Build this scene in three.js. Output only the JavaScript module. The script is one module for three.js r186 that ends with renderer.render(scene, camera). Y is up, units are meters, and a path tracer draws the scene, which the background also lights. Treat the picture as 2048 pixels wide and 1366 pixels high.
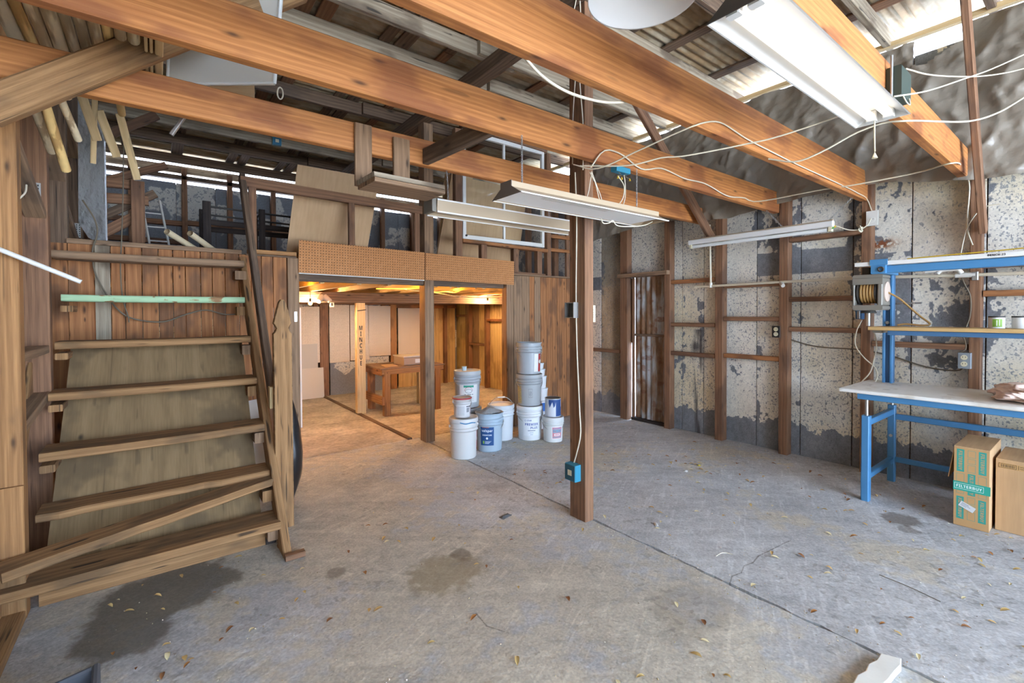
import * as THREE from 'three';
import { mergeGeometries } from 'three/addons/utils/BufferGeometryUtils.js';
import { FontLoader } from 'three/addons/loaders/FontLoader.js';
import { TextGeometry } from 'three/addons/geometries/TextGeometry.js';
import { RectAreaLightUniformsLib } from 'three/addons/lights/RectAreaLightUniformsLib.js';

// ------------------------------------------------------------------ camera, sky, exposure
const scene = new THREE.Scene();
const renderer = new THREE.WebGLRenderer({ antialias: true });
renderer.toneMapping = THREE.LinearToneMapping;
renderer.toneMappingExposure = 11;
renderer.shadowMap.enabled = true;
RectAreaLightUniformsLib.init();
const D = Math.PI / 180;
const camera = new THREE.PerspectiveCamera(2 * Math.atan(683 / 926) / D, 2048 / 1366, 0.02, 200);
camera.rotation.order = 'YXZ';
camera.position.set(0, 1.4, 0);
camera.rotation.set(-0.99 * D, -37.43 * D, -0.24 * D);
camera.setViewOffset(2048, 1366, 0, 41, 2048, 1366);
camera.updateProjectionMatrix();
scene.background = new THREE.Color().setRGB(0.66, 0.84, 1.12);      // even bright overcast sky
scene.backgroundIntensity = 1.5;
const sun = new THREE.DirectionalLight(0xeaf1ff, 11);               // high sun from the left, behind the barn: lights the yard outside the open doorway
sun.position.set(-9, 12.5, -2.5); sun.target.position.set(0, 0, 0); sun.castShadow = true;
Object.assign(sun.shadow.camera, { left: -14, right: 14, top: 14, bottom: -14, near: 0.5, far: 50 }); sun.shadow.mapSize.set(2048, 2048);
scene.add(sun, sun.target);

// ------------------------------------------------------------------ random numbers and noise
let seedState = 12345;
const rnd = () => { seedState = (seedState + 0x6d2b79f5) | 0; let t = Math.imul(seedState ^ (seedState >>> 15), 1 | seedState); t = (t + Math.imul(t ^ (t >>> 7), 61 | t)) ^ t; return ((t ^ (t >>> 14)) >>> 0) / 4294967296; };
const rr = (a, b) => a + (b - a) * rnd();
const TBL = new Float32Array(65536); for (let i = 0; i < 65536; i++) TBL[i] = rnd();
function noise(x, y, px, py, s) {
  let i = Math.floor(x), j = Math.floor(y); let f = x - i, g = y - j; f = f * f * (3 - 2 * f); g = g * g * (3 - 2 * g);
  i = ((i % px) + px) % px; j = ((j % py) + py) % py; const i2 = (i + 1) % px, j2 = (j + 1) % py, a = s * 37, b = s * 91;
  const r0 = ((j + b) & 255) << 8, r1 = ((j2 + b) & 255) << 8, c0 = (i + a) & 255, c1 = (i2 + a) & 255;
  const p = TBL[r0 | c0], q = TBL[r0 | c1], r = TBL[r1 | c0], t = TBL[r1 | c1];
  return p + (q - p) * f + (r - p) * g + (p - q - r + t) * f * g;
}
function fbm(x, y, o, px, py, s) { let v = 0, a = 0.5, t = 0; for (let k = 0; k < o; k++) { v += a * noise(x, y, px, py, s + k); t += a; a *= 0.5; x *= 2; y *= 2; px *= 2; py *= 2; } return v / t; }
const BIG = 1 << 20;
const fb = (x, y, o, s) => fbm(x + 1000, y + 1000, o, BIG, BIG, s);
const sst = (a, b, x) => { x = Math.min(1, Math.max(0, (x - a) / (b - a))); return x * x * (3 - 2 * x); };
const mix = (a, b, t) => a + (b - a) * t;

// ------------------------------------------------------------------ textures
function makeTex(w, h, f, { srgb = true } = {}) {
  const d = new Uint8Array(w * h * 4), o = [0, 0, 0];
  for (let y = 0; y < h; y++) for (let x = 0; x < w; x++) { f((x + 0.5) / w, (y + 0.5) / h, o); const k = (y * w + x) * 4; for (let c = 0; c < 3; c++) d[k + c] = Math.max(0, Math.min(255, o[c])); d[k + 3] = 255; }
  const t = new THREE.DataTexture(d, w, h); t.wrapS = t.wrapT = THREE.RepeatWrapping; t.magFilter = THREE.LinearFilter; t.minFilter = THREE.LinearMipmapLinearFilter; t.generateMipmaps = true;
  if (srgb) t.colorSpace = THREE.SRGBColorSpace; t.needsUpdate = true; return t;
}
// wood: u runs along the grain (1.25 m), v across it (0.625 m)
function woodTex(seed, dark, light, { rings = 9, stain = [60, 50, 42], stains = 0.25, knots = 5, crack = 0.3, w = 1024, h = 512 } = {}) {
  const kn = []; for (let k = 0; k < knots; k++) kn.push([rnd(), rnd(), rr(0.5, 1.2)]);
  return makeTex(w, h, (u, v, o) => {
    let off = 0, kd = 0;
    for (const [ku, kv, ks] of kn) { let du = Math.abs(u - ku), dv = Math.abs(v - kv); if (du > 0.5) du = 1 - du; if (dv > 0.5) dv = 1 - dv; const q = (du * du * 900 + dv * dv * 2500) / (ks * ks); if (q < 9) { const e = Math.exp(-q); off += e * 0.8; kd = Math.max(kd, Math.exp(-q * 2.2)); } }
    const wp = fbm(u * 2, v * 4, 3, 2, 4, seed), r = v * rings + wp * 1.1 + off;
    const band = Math.pow(0.5 + 0.5 * Math.sin(6.2832 * r), 1.6), fine = fbm(u * 10, v * 160, 3, 10, 160, seed + 7), line = noise(u * 5, v * 260, 5, 260, seed + 3);
    let t = 0.30 * band + 0.48 * fine + 0.22 * line;
    const st = sst(0.52, 0.75, fbm(u * 4, v * 5, 4, 4, 5, seed + 11)) * stains;
    const ck = crack * sst(0.83, 0.9, noise(u * 4, v * 70, 4, 70, seed + 19)) * sst(0.5, 0.7, noise(u * 9, v * 9, 9, 9, seed + 23));
    for (let c = 0; c < 3; c++) { let q = mix(dark[c], light[c], t); q = mix(q, dark[c] * 0.45, kd * 0.8); q = mix(q, stain[c], st); q = mix(q, dark[c] * 0.35, ck); o[c] = q; }
  });
}
const grainBump = makeTex(1024, 512, (u, v, o) => { const q = 255 * (0.55 * fbm(u * 8, v * 150, 3, 8, 150, 41) + 0.3 * noise(u * 4, v * 60, 4, 60, 45) + 0.15 * fbm(u * 60, v * 60, 2, 60, 60, 47)); o[0] = o[1] = o[2] = q; }, { srgb: false });
const noiseBump = makeTex(512, 512, (u, v, o) => { o[0] = o[1] = o[2] = 255 * fbm(u * 16, v * 16, 5, 16, 16, 61); }, { srgb: false });
function woodMat(tex, roughness = 0.82, bump = 0.0018) {
  const m = new THREE.MeshStandardMaterial({ map: tex, roughness, bumpMap: grainBump, bumpScale: bump });
  return m;
}
const M = {};
M.fir = woodMat(woodTex(1, [160, 97, 48], [220, 153, 88], { rings: 24, stain: [120, 66, 40], stains: 0.5, knots: 4, crack: 0.25 }), 0.62, 0.001);
M.stud = woodMat(woodTex(5, [106, 74, 52], [164, 121, 88], { rings: 20, stain: [84, 60, 46], stains: 0.5, knots: 4 }), 0.8);
M.studPale = woodMat(woodTex(9, [134, 92, 54], [196, 146, 92], { rings: 20, stain: [104, 78, 54], stains: 0.55, knots: 4 }), 0.8);
M.oldPale = woodMat(woodTex(13, [128, 112, 92], [188, 174, 150], { rings: 16, stain: [96, 80, 64], stains: 0.75, knots: 3, crack: 0.7 }), 0.9, 0.0025);
M.oldBrown = woodMat(woodTex(17, [84, 66, 52], [142, 116, 92], { rings: 18, stain: [72, 60, 50], stains: 0.5, knots: 5, crack: 0.6 }), 0.9, 0.0025);
M.plank = woodMat(woodTex(21, [128, 80, 44], [192, 132, 82], { rings: 14, stain: [82, 58, 42], stains: 0.5, knots: 9, crack: 0.4 }), 0.82);
M.plankGrey = woodMat(woodTex(25, [118, 92, 68], [174, 140, 108], { rings: 16, stain: [92, 76, 62], stains: 0.5, knots: 5, crack: 0.5 }), 0.88);
M.tread = woodMat(woodTex(29, [122, 88, 54], [190, 146, 98], { rings: 14, stain: [100, 78, 54], stains: 0.6, knots: 5, crack: 0.7 }), 0.88, 0.0025);
M.ply = woodMat(woodTex(33, [120, 96, 64], [156, 128, 90], { rings: 6, stain: [98, 80, 56], stains: 0.7, knots: 1, crack: 0.2 }), 0.88, 0.0008);
M.plyGold = woodMat(woodTex(37, [184, 152, 98], [222, 192, 138], { rings: 8, stain: [128, 100, 62], stains: 0.4, knots: 2, crack: 0.3 }), 0.85, 0.0008);
M.newWood = woodMat(woodTex(39, [198, 166, 116], [226, 200, 152], { rings: 16, stain: [150, 118, 78], stains: 0.3, knots: 4, crack: 0.2 }), 0.8, 0.001);
M.darkWood = woodMat(woodTex(43, [44, 38, 36], [82, 70, 64], { rings: 18, stain: [40, 36, 36], stains: 0.4, knots: 3 }), 0.85);
// peeling green paint
M.mint = woodMat(makeTex(1024, 256, (u, v, o) => { const g = fbm(u * 12, v * 60, 3, 12, 60, 71), p = sst(0.34, 0.4, fbm(u * 10, v * 9, 5, 10, 9, 73)); const a = [120 + 50 * g, 88 + 40 * g, 56 + 30 * g], b = [158 + 24 * g, 190 + 22 * g, 146 + 22 * g]; for (let c = 0; c < 3; c++) o[c] = mix(a[c], b[c], p); }), 0.8);

const plain = (hex, roughness = 0.7, extra = {}) => new THREE.MeshStandardMaterial({ color: hex, roughness, ...extra });
const rough = (hex, roughness, bump = 0.001, extra = {}) => new THREE.MeshStandardMaterial({ color: hex, roughness, bumpMap: noiseBump, bumpScale: bump, ...extra });
M.whitePaint = rough(0xe6e4dc, 0.5, 0.0006);
M.enamel = new THREE.MeshPhysicalMaterial({ color: 0xe4e1da, roughness: 0.35, clearcoat: 0.3, clearcoatRoughness: 0.25 });
M.tanPaint = rough(0xb6a184, 0.5, 0.0003);
M.cable = plain(0xd9cfb6, 0.6);
M.cableDark = plain(0x6e6250, 0.7);
M.pvc = plain(0xcfc3aa, 0.5);
M.pvcWhite = plain(0xdedad0, 0.45);
M.blueSteel = rough(0x4a84b0, 0.42, 0.0003);
M.blueDark = rough(0x446d92, 0.5, 0.0003);
M.greySteel = rough(0x827c70, 0.55, 0.0008, { metalness: 0.15 });
M.darkSteel = rough(0x4a4641, 0.6, 0.0006, { metalness: 0.3 });
M.zinc = rough(0xb4b2ac, 0.4, 0.0003, { metalness: 0.8 });
M.boxBlue = plain(0x2f86a0, 0.5);
M.ivory = plain(0xd8cfae, 0.5);
M.black = plain(0x1c1b1a, 0.5);
M.outletGrey = plain(0x8b9297, 0.5, { metalness: 0.2 });
M.yellow = plain(0xd8b32a, 0.5);
// rusty galvanised roofing: u across corrugation, v along it (1 m square)
M.roofing = new THREE.MeshStandardMaterial({ roughness: 0.72, metalness: 0.12, map: makeTex(512, 1024, (u, v, o) => {
  const r = sst(0.42, 0.68, 0.6 * fbm(u * 4, v * 3, 5, 4, 3, 81) + 0.4 * fbm(u * 24, v * 4, 4, 24, 4, 83)), g = fbm(u * 40, v * 20, 3, 40, 20, 85), s = fbm(u * 14, v * 2, 3, 14, 2, 87);
  const a = [180 + 30 * g, 168 + 28 * g, 144 + 26 * g], b = [146 + 34 * g, 122 + 28 * g, 88 + 22 * g]; for (let c = 0; c < 3; c++) o[c] = mix(a[c], b[c], r) * (0.82 + 0.3 * s); }), bumpMap: noiseBump, bumpScale: 0.001 });
M.rustSheet = new THREE.MeshStandardMaterial({ roughness: 0.55, metalness: 0.05, map: makeTex(512, 1024, (u, v, o) => {
  const r = sst(0.42, 0.62, 0.55 * fbm(u * 5, v * 3, 5, 5, 3, 91) + 0.45 * fbm(u * 26, v * 3, 4, 26, 3, 93)), g = fbm(u * 50, v * 30, 3, 50, 30, 95), d = sst(0.6, 0.75, fbm(u * 12, v * 14, 4, 12, 14, 97));
  const a = [158 + 30 * g, 160 + 28 * g, 160 + 28 * g], b = [112 + 30 * g, 84 + 22 * g, 60 + 16 * g]; for (let c = 0; c < 3; c++) o[c] = mix(mix(a[c], b[c], r), [104, 58, 34][c], d * 0.5); }), bumpMap: noiseBump, bumpScale: 0.001 });
// pegboards: 25 mm hole grid, texture tile 0.25 m = 10 x 10 holes
const pegTex = (base, seed) => makeTex(512, 512, (u, v, o) => { const a = (u * 10) % 1 - 0.5, b = (v * 10) % 1 - 0.5, q = Math.hypot(a, b), g = fbm(u * 30, v * 30, 3, 30, 30, seed) - 0.5, hole = 1 - sst(0.13, 0.19, q); for (let c = 0; c < 3; c++) o[c] = mix(base[c] + 30 * g, base[c] * 0.28, hole); });
M.pegBrown = new THREE.MeshStandardMaterial({ map: pegTex([190, 130, 78], 101), roughness: 0.8 });
M.pegCream = new THREE.MeshStandardMaterial({ map: pegTex([214, 200, 180], 103), roughness: 0.75 });
M.cardboard = new THREE.MeshStandardMaterial({ roughness: 0.9, map: makeTex(512, 512, (u, v, o) => { const g = fbm(u * 6, v * 90, 3, 6, 90, 111) - 0.5, h = fbm(u * 5, v * 5, 4, 5, 5, 113) - 0.5; o[0] = 198 + 20 * g + 22 * h; o[1] = 160 + 18 * g + 20 * h; o[2] = 116 + 16 * g + 16 * h; }) });
M.hardboard = new THREE.MeshStandardMaterial({ roughness: 0.8, map: makeTex(512, 512, (u, v, o) => { const g = fbm(u * 60, v * 8, 3, 60, 8, 117) - 0.5, h = fbm(u * 3, v * 3, 4, 3, 3, 119) - 0.5; o[0] = 204 + 14 * g + 22 * h; o[1] = 168 + 14 * g + 22 * h; o[2] = 126 + 14 * g + 22 * h; }) });
M.tube = new THREE.MeshStandardMaterial({ roughness: 0.75, map: makeTex(256, 512, (u, v, o) => { const g = fbm(u * 8, v * 30, 4, 8, 30, 121), s = sst(0.55, 0.7, fbm(u * 4, v * 6, 4, 4, 6, 123)); o[0] = mix(226, 176, s) + 18 * g; o[1] = mix(208, 152, s) + 16 * g; o[2] = mix(170, 116, s) + 12 * g; }) });
M.tubeYellow = M.tube.clone(); M.tubeYellow.color.setRGB(1, 0.82, 0.5);
M.tubeGrey = M.tube.clone(); M.tubeGrey.color.setRGB(0.82, 0.85, 0.9);

// right-hand barn wall: peeling cream paint over grey board, in wall metres z -5..0.75, y 0..3.2
const WZ0 = -5.0, WZ1 = 0.75, WY1 = 3.2;
M.wallBoard = new THREE.MeshStandardMaterial({ roughness: 0.86, bumpMap: noiseBump, bumpScale: 0.001, map: makeTex(2048, 1024, (u, v, o) => {
  const z = WZ0 + u * (WZ1 - WZ0), y = v * WY1;
  const joints = [-4.41, -4.05, -3.6, -3.145, -2.87, -2.28, -1.865, -1.442, -1.035, -0.6, -0.2]; let id = 0; for (const j of joints) if (z > j) id++;
  const lean = [0.06, 0.0, 0.02, 0.03, -0.01, 0.05, -0.02, 0.03, -0.03, 0.04, 0.0, 0.02][id];
  const big = fb(z * 2.4 + 7, y * 1.5, 5, 131), mid = fb(z * 8, y * 6, 5, 137), sp = fb(z * 95, y * 85, 3, 139), fine = fb(z * 160, y * 160, 2, 141), sc = fb(z * 34, y * 26, 4, 155);
  const e = Math.min(...joints.map((j) => Math.abs(z - j)));
  let p = 0.52 * big + 0.28 * mid + 0.2 * sc - 0.385 + lean - 0.07 * sst(0.09, 0.0, e);      // above 0: paint still there, thinnest along the joints
  p -= 0.5 * sst(0.32, 0.22, y + 0.14 * (mid - 0.5) + 0.08 * (sc - 0.5));                    // bare along the foot
  if ((id === 6 || id === 7) && y > 1.77 && y < 1.985 + 0.02 * mid) p -= 0.35;               // bare strip
  if (id === 0 && y > 1.72 && y < 1.9) p -= 0.4;
  if (id === 8 && y > 1.42 && y < 1.66) p -= 0.3;
  if (z > -0.6 && y > 1.95 && y < 2.35) p -= 0.05;
  if (y > 1.9 && z > -1.44 && z < -0.62) p += 0.07;
  const paint = sst(-0.006, 0.006, p), fleck = sst(0.655, 0.70, sp) * (0.3 + 0.7 * sst(0.42, 0.6, big)) + 0.8 * sst(0.73, 0.76, sc);
  const g = (fine - 0.5) * 30 + (mid - 0.5) * 30 + (sc - 0.5) * 24;
  const yel = sst(0.45, 0.7, fb(z * 1.3, y * 1.1, 3, 143));
  let cr = [224 + g - 6 * yel, 219 + g - 14 * yel, 205 + g - 30 * yel]; const gr = [126 + g, 128 + g, 131 + g];
  if (id === 1) { const q = fb(z * 12, y * 1.5, 4, 145); cr = [148 + 30 * q + g, 140 + 26 * q + g, 124 + 22 * q + g]; }
  const line = Math.abs(fb(z * 30, y * 4, 2, 149) - 0.5) < 0.006 && sp > 0.5 ? 0.5 : 0;
  const rust = Math.exp(-(((z + 1.25) / 0.09) ** 2 + ((y - 1.98) / 0.035) ** 2)) * sst(0.35, 0.6, fb(z * 60, y * 60, 3, 151)) * 1.4;
  const drip = Math.exp(-(((z + 2.93) / 0.05) ** 2)) * sst(0.35, 0.5, fb(z * 22, y * 1.2, 3, 153)) * (y < 1.2 ? 1 : 0) * 0.9 + Math.exp(-(((z + 2.96) / 0.06) ** 2 + ((y - 1.0) / 0.06) ** 2)) * 0.8;
  for (let c = 0; c < 3; c++) { let q = mix(gr[c], cr[c], paint * (1 - Math.min(1, fleck) * 0.8)); q = mix(q, 70, line); q = mix(q, [134, 78, 44][c], Math.min(1, rust)); q = mix(q, [66, 62, 60][c], Math.min(0.85, drip)); o[c] = q; }
}) });
// boards of the back wall and of the upper walls
M.greyBoard = new THREE.MeshStandardMaterial({ roughness: 0.88, bumpMap: noiseBump, bumpScale: 0.001, map: makeTex(1024, 1024, (u, v, o) => {
  const big = fbm(u * 4, v * 4, 5, 4, 4, 161), sp = fbm(u * 50, v * 50, 3, 50, 50, 163), g = (fbm(u * 120, v * 120, 2, 120, 120, 165) - 0.5) * 24, p = sst(0.45, 0.5, big) * (1 - 0.7 * sst(0.6, 0.68, sp));
  o[0] = mix(124, 194, p) + g; o[1] = mix(126, 190, p) + g; o[2] = mix(130, 180, p) + g; }) });
M.leftSheet = rough(0xb9b2a4, 0.85, 0.001);
// concrete floor, x -0.75..5.1, z -4.75..1.1
const FX0 = -0.75, FX1 = 5.1, FZ0 = -4.75, FZ1 = 1.1;
const stainPoly = [[-0.35, -2.64], [-0.28, -2.86], [-0.17, -3.07], [0.01, -3.2], [0.17, -3.17], [0.31, -3.08], [0.35, -2.85], [0.21, -2.69], [0.06, -2.66], [0.08, -2.48], [-0.06, -2.41], [-0.22, -2.44]];
function polyDist(x, z, P) { let d = 1e9, inside = false; for (let i = 0, j = P.length - 1; i < P.length; j = i++) { const [ax, az] = P[j], [bx, bz] = P[i]; const ex = bx - ax, ez = bz - az, t = Math.max(0, Math.min(1, ((x - ax) * ex + (z - az) * ez) / (ex * ex + ez * ez))); d = Math.min(d, Math.hypot(x - ax - t * ex, z - az - t * ez)); if ((az > z) !== (bz > z) && x < (bx - ax) * (z - az) / (bz - az) + ax) inside = !inside; } return inside ? d : -d; }
const crackLines = [[[2.33, -1.2], [2.4, -1.225], [2.47, -1.21], [2.55, -1.235], [2.62, -1.22], [2.72, -1.235], [2.86, -1.22], [2.98, -1.21], [3.06, -1.2]], [[1.16, -1.8], [1.15, -1.7], [1.2, -1.6]]];
M.concrete = new THREE.MeshStandardMaterial({ roughness: 0.8, bumpMap: noiseBump, bumpScale: 0.0025, map: makeTex(2048, 2048, (u, v, o) => {
  const x = FX0 + u * (FX1 - FX0), z = FZ0 + v * (FZ1 - FZ0);
  const a = fb(x * 1.1, z * 1.1, 4, 171), b = fb(x * 5, z * 5, 4, 173), f = fb(x * 120 + z * 43, z * 120 - x * 43, 2, 175), m = fb(x * 22, z * 22, 3, 177);
  const sw = fb((x * 0.8 + z * 0.6) * 3, (z * 0.8 - x * 0.6) * 26, 3, 179), scr = sst(0.7, 0.78, fb((x * 0.9 - z * 0.44) * 6, (z * 0.9 + x * 0.44) * 60, 2, 181));
  let k = 0.88 + 0.12 * (a - 0.5) + 0.17 * (b - 0.5) + 0.12 * (m - 0.5) + 0.10 * (sw - 0.5) + 0.2 * (f - 0.5) + 0.06 * scr;
  const brownish = sst(0.5, 0.62, 0.5 * fb(x * 0.9 + 4, z * 0.9, 3, 183) + 0.3 * b + 0.2 * m + (x < 2.32 ? 0.1 : -0.07));  // browner tint in noisy patches, stronger on the left slab
  let c0 = 216 * k, c1 = 216 * k, c2 = 215 * k; c0 = mix(c0, 212 * k, brownish); c1 = mix(c1, 204 * k, brownish); c2 = mix(c2, 187 * k, brownish);
  const dk = (t, q) => { c0 = mix(c0, q[0], t); c1 = mix(c1, q[1], t); c2 = mix(c2, q[2], t); };
  if (x < 0.6 && z < -2.2 && z > -3.5) { const s = sst(-0.02, 0.05, polyDist(x, z, stainPoly) + 0.16 * (b - 0.5) + 0.09 * (m - 0.5)); dk(s * 0.6, [78, 70, 58]); }
  const blob = (bx, bz, r, q, w) => { const d = Math.hypot(x - bx, (z - bz)); if (d < r * 2) dk(sst(r * 1.25, r * 0.75, d + r * 1.2 * (b - 0.5) + r * 0.8 * (m - 0.5)) * w, q); };
  blob(1.2, -2.2, 0.17, [138, 122, 92], 0.5); blob(1.38, -2.31, 0.06, [96, 86, 70], 0.45); blob(3.96, -0.9, 0.1, [92, 82, 72], 0.55); blob(3.8, -0.8, 0.05, [92, 82, 72], 0.4); blob(0.75, -2.55, 0.05, [96, 88, 76], 0.4); blob(2.0, -1.2, 0.2, [150, 140, 122], 0.4);
  const pit = sst(0.7, 0.74, fb(x * 34, z * 34, 2, 185)) * sst(0.52, 0.6, fb(x * 2.5, z * 2.5, 3, 187)); dk(pit * 0.25, [110, 104, 96]);
  for (const L of crackLines) for (let i = 0; i + 1 < L.length; i++) { const [ax, az] = L[i], [bx, bz] = L[i + 1]; if (x < Math.min(ax, bx) - 0.02 || x > Math.max(ax, bx) + 0.02 || z < Math.min(az, bz) - 0.02 || z > Math.max(az, bz) + 0.02) continue; const ex = bx - ax, ez = bz - az, t = Math.max(0, Math.min(1, ((x - ax) * ex + (z - az) * ez) / (ex * ex + ez * ez))), d = Math.hypot(x - ax - t * ex, z - az - t * ez) + 0.006 * (m - 0.5); if (d < 0.0028) dk(0.5, [88, 82, 74]); }
  o[0] = c0; o[1] = c1; o[2] = c2;
}) });
M.hutFloor = new THREE.MeshStandardMaterial({ roughness: 0.88, bumpMap: noiseBump, bumpScale: 0.002, map: makeTex(1024, 1024, (u, v, o) => { const b = fbm(u * 8, v * 8, 5, 8, 8, 191), f = fbm(u * 80, v * 80, 3, 80, 80, 193), s = fbm(u * 6, v * 60, 3, 6, 60, 195); const k = 0.8 + 0.3 * (b - 0.5) + 0.22 * (f - 0.5) + 0.12 * (s - 0.5); o[0] = 228 * k; o[1] = 216 * k; o[2] = 200 * k; }) });
M.brownish = rough(0x5c5145, 0.95, 0.004);

// ------------------------------------------------------------------ building helpers
const taken = new Map(), baseOf = new WeakMap();
function numbered(name) { const n = taken.get(name) ?? 0; taken.set(name, n + 1); return n ? name + '_' + String(n).padStart(3, '0') : name; }
function tag(o, label, category, group, kind) { o.userData.label = label; o.userData.category = category; if (group) o.userData.group = group; if (kind) o.userData.kind = kind; return o; }
function thing(name, label, category, base = [0, 0, 0], group, kind) {
  const g = new THREE.Group(); g.name = numbered(name); g.position.set(...base); scene.add(g); baseOf.set(g, new THREE.Vector3(...base)); return tag(g, label, category, group, kind);
}
const structure = (name, label, category, base) => thing(name, label, category, base, undefined, 'structure');
// adds a mesh that was placed in world metres under its thing or part
function put(mesh, name, parent) {
  const world = mesh.position.clone();
  if (parent === scene || !parent) { mesh.name = numbered(name); scene.add(mesh); } else { mesh.name = name; mesh.position.sub(baseOf.get(parent)); if (parent.isMesh) { mesh.position.applyQuaternion(parent.quaternion.clone().invert()); mesh.quaternion.premultiply(parent.quaternion.clone().invert()); } parent.add(mesh); }
  baseOf.set(mesh, world); mesh.castShadow = mesh.receiveShadow = true; return mesh;
}
// chamfered timber: along +X from 0 to L, h along Y, w along Z; uv in metres of wood
function prism(L, w, h, c = 0.004, { us = 1.25, vs = 0.625, u0 = rnd(), v0 = rnd(), warp = 0, seg = 1, taper = 0, ragged = 0 } = {}) {
  c = Math.min(c, w * 0.3, h * 0.3); const a = w / 2, b = h / 2;
  const sec = c > 0 ? [[-b, -a + c], [-b, a - c], [-b + c, a], [b - c, a], [b, a - c], [b, -a + c], [b - c, -a], [-b + c, -a]] : [[-b, -a], [-b, a], [b, a], [b, -a]];
  const n = sec.length, per = [0]; for (let i = 0; i < n; i++) { const p = sec[i], q = sec[(i + 1) % n]; per.push(per[i] + Math.hypot(q[0] - p[0], q[1] - p[1])); }
  const P = [], U = [], tri = (A, B, C) => { P.push(...A[0], ...B[0], ...C[0]); U.push(...A[1], ...B[1], ...C[1]); };
  const off = []; for (let s = 0; s <= seg; s++) { const t = s / seg; off.push([warp * Math.sin(Math.PI * t), ragged ? rr(-ragged, ragged) : 0]); }
  const vert = (s, i) => { const k = i % n, t = s / seg, sc = 1 - taper * t; const rag = off[s][1] * (sec[k][1] > 0 ? 1 : 0); return [[L * t, sec[k][0] * sc + off[s][0], sec[k][1] * sc + rag], [u0 + L * t / us, v0 + per[i] / vs]]; };
  for (let s = 0; s < seg; s++) for (let i = 0; i < n; i++) { const A = vert(s, i), B = vert(s, i + 1), C = vert(s + 1, i + 1), E = vert(s + 1, i); tri(A, B, C); tri(A, C, E); }
  const capUV = (k) => [u0 + sec[k][0] * 0.3 / us, v0 + sec[k][1] / vs];
  for (let i = 1; i + 1 < n; i++) { const g = (s, k) => [vert(s, k)[0], capUV(k)]; tri(g(0, 0), g(0, i + 1), g(0, i)); tri(g(seg, 0), g(seg, i), g(seg, i + 1)); }
  const geo = new THREE.BufferGeometry(); geo.setAttribute('position', new THREE.Float32BufferAttribute(P, 3)); geo.setAttribute('uv', new THREE.Float32BufferAttribute(U, 2)); geo.computeVertexNormals(); return geo;
}
// timber from p0 to p1 (centre line): w sideways, h towards `up`
function bar(p0, p1, w, h, mat, name, parent, { up = [0, 1, 0], ...opt } = {}) {
  const a = new THREE.Vector3(...p0), b = new THREE.Vector3(...p1), X = b.clone().sub(a), L = X.length(); X.normalize();
  let Y = new THREE.Vector3(...up); if (Math.abs(Y.dot(X)) > 0.98) Y = new THREE.Vector3(0, 0, 1);
  const Z = X.clone().cross(Y).normalize(); Y = Z.clone().cross(X).normalize();
  const m = new THREE.Mesh(prism(L, w, h, opt.c, opt), mat); m.position.copy(a); m.quaternion.setFromRotationMatrix(new THREE.Matrix4().makeBasis(X, Y, Z)); return put(m, name, parent);
}
// axis-aligned block given by its two corners; the grain runs along the longest side unless along says which
function block(x0, x1, y0, y1, z0, z1, mat, name, parent, opt = {}) {
  const s = [x1 - x0, y1 - y0, z1 - z0], c = [(x0 + x1) / 2, (y0 + y1) / 2, (z0 + z1) / 2]; let k = opt.along ?? (s[0] >= s[1] && s[0] >= s[2] ? 0 : s[1] >= s[2] ? 1 : 2);
  if (k === 0) return bar([x0, c[1], c[2]], [x1, c[1], c[2]], s[2], s[1], mat, name, parent, opt);
  if (k === 1) return bar([c[0], y0, c[2]], [c[0], y1, c[2]], s[0], s[2], mat, name, parent, { ...opt, up: [0, 0, 1] });
  return bar([c[0], c[1], z0], [c[0], c[1], z1], s[0], s[1], mat, name, parent, opt);
}
function mesh(geo, mat, pos, name, parent, rot) { const m = new THREE.Mesh(geo, mat); m.position.set(...pos); if (rot) m.rotation.set(...rot); return put(m, name, parent); }
// flexible cable or pipe through world points
function tubeAt(points, radius, mat, name, parent, { radial = 6, straight = false, per = 6 } = {}) {
  const o = new THREE.Vector3(...points[0]), pts = points.map((p) => new THREE.Vector3(...p).sub(o));
  let curve; if (straight) { curve = new THREE.CurvePath(); for (let i = 0; i + 1 < pts.length; i++) curve.add(new THREE.LineCurve3(pts[i], pts[i + 1])); } else curve = new THREE.CatmullRomCurve3(pts, false, 'centripetal');
  const m = new THREE.Mesh(new THREE.TubeGeometry(curve, (pts.length - 1) * (straight ? 1 : per), radius, radial, false), mat); m.position.copy(o); return put(m, name, parent);
}
function rod(p0, p1, r, mat, name, parent, radial = 10, r2 = r, open = false) {
  const a = new THREE.Vector3(...p0), b = new THREE.Vector3(...p1), d = b.clone().sub(a), g = new THREE.CylinderGeometry(r2, r, d.length(), radial, 1, open); g.translate(0, d.length() / 2, 0);
  const m = new THREE.Mesh(g, mat); m.position.copy(a); m.quaternion.setFromUnitVectors(new THREE.Vector3(0, 1, 0), d.normalize()); return put(m, name, parent);
}
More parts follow.
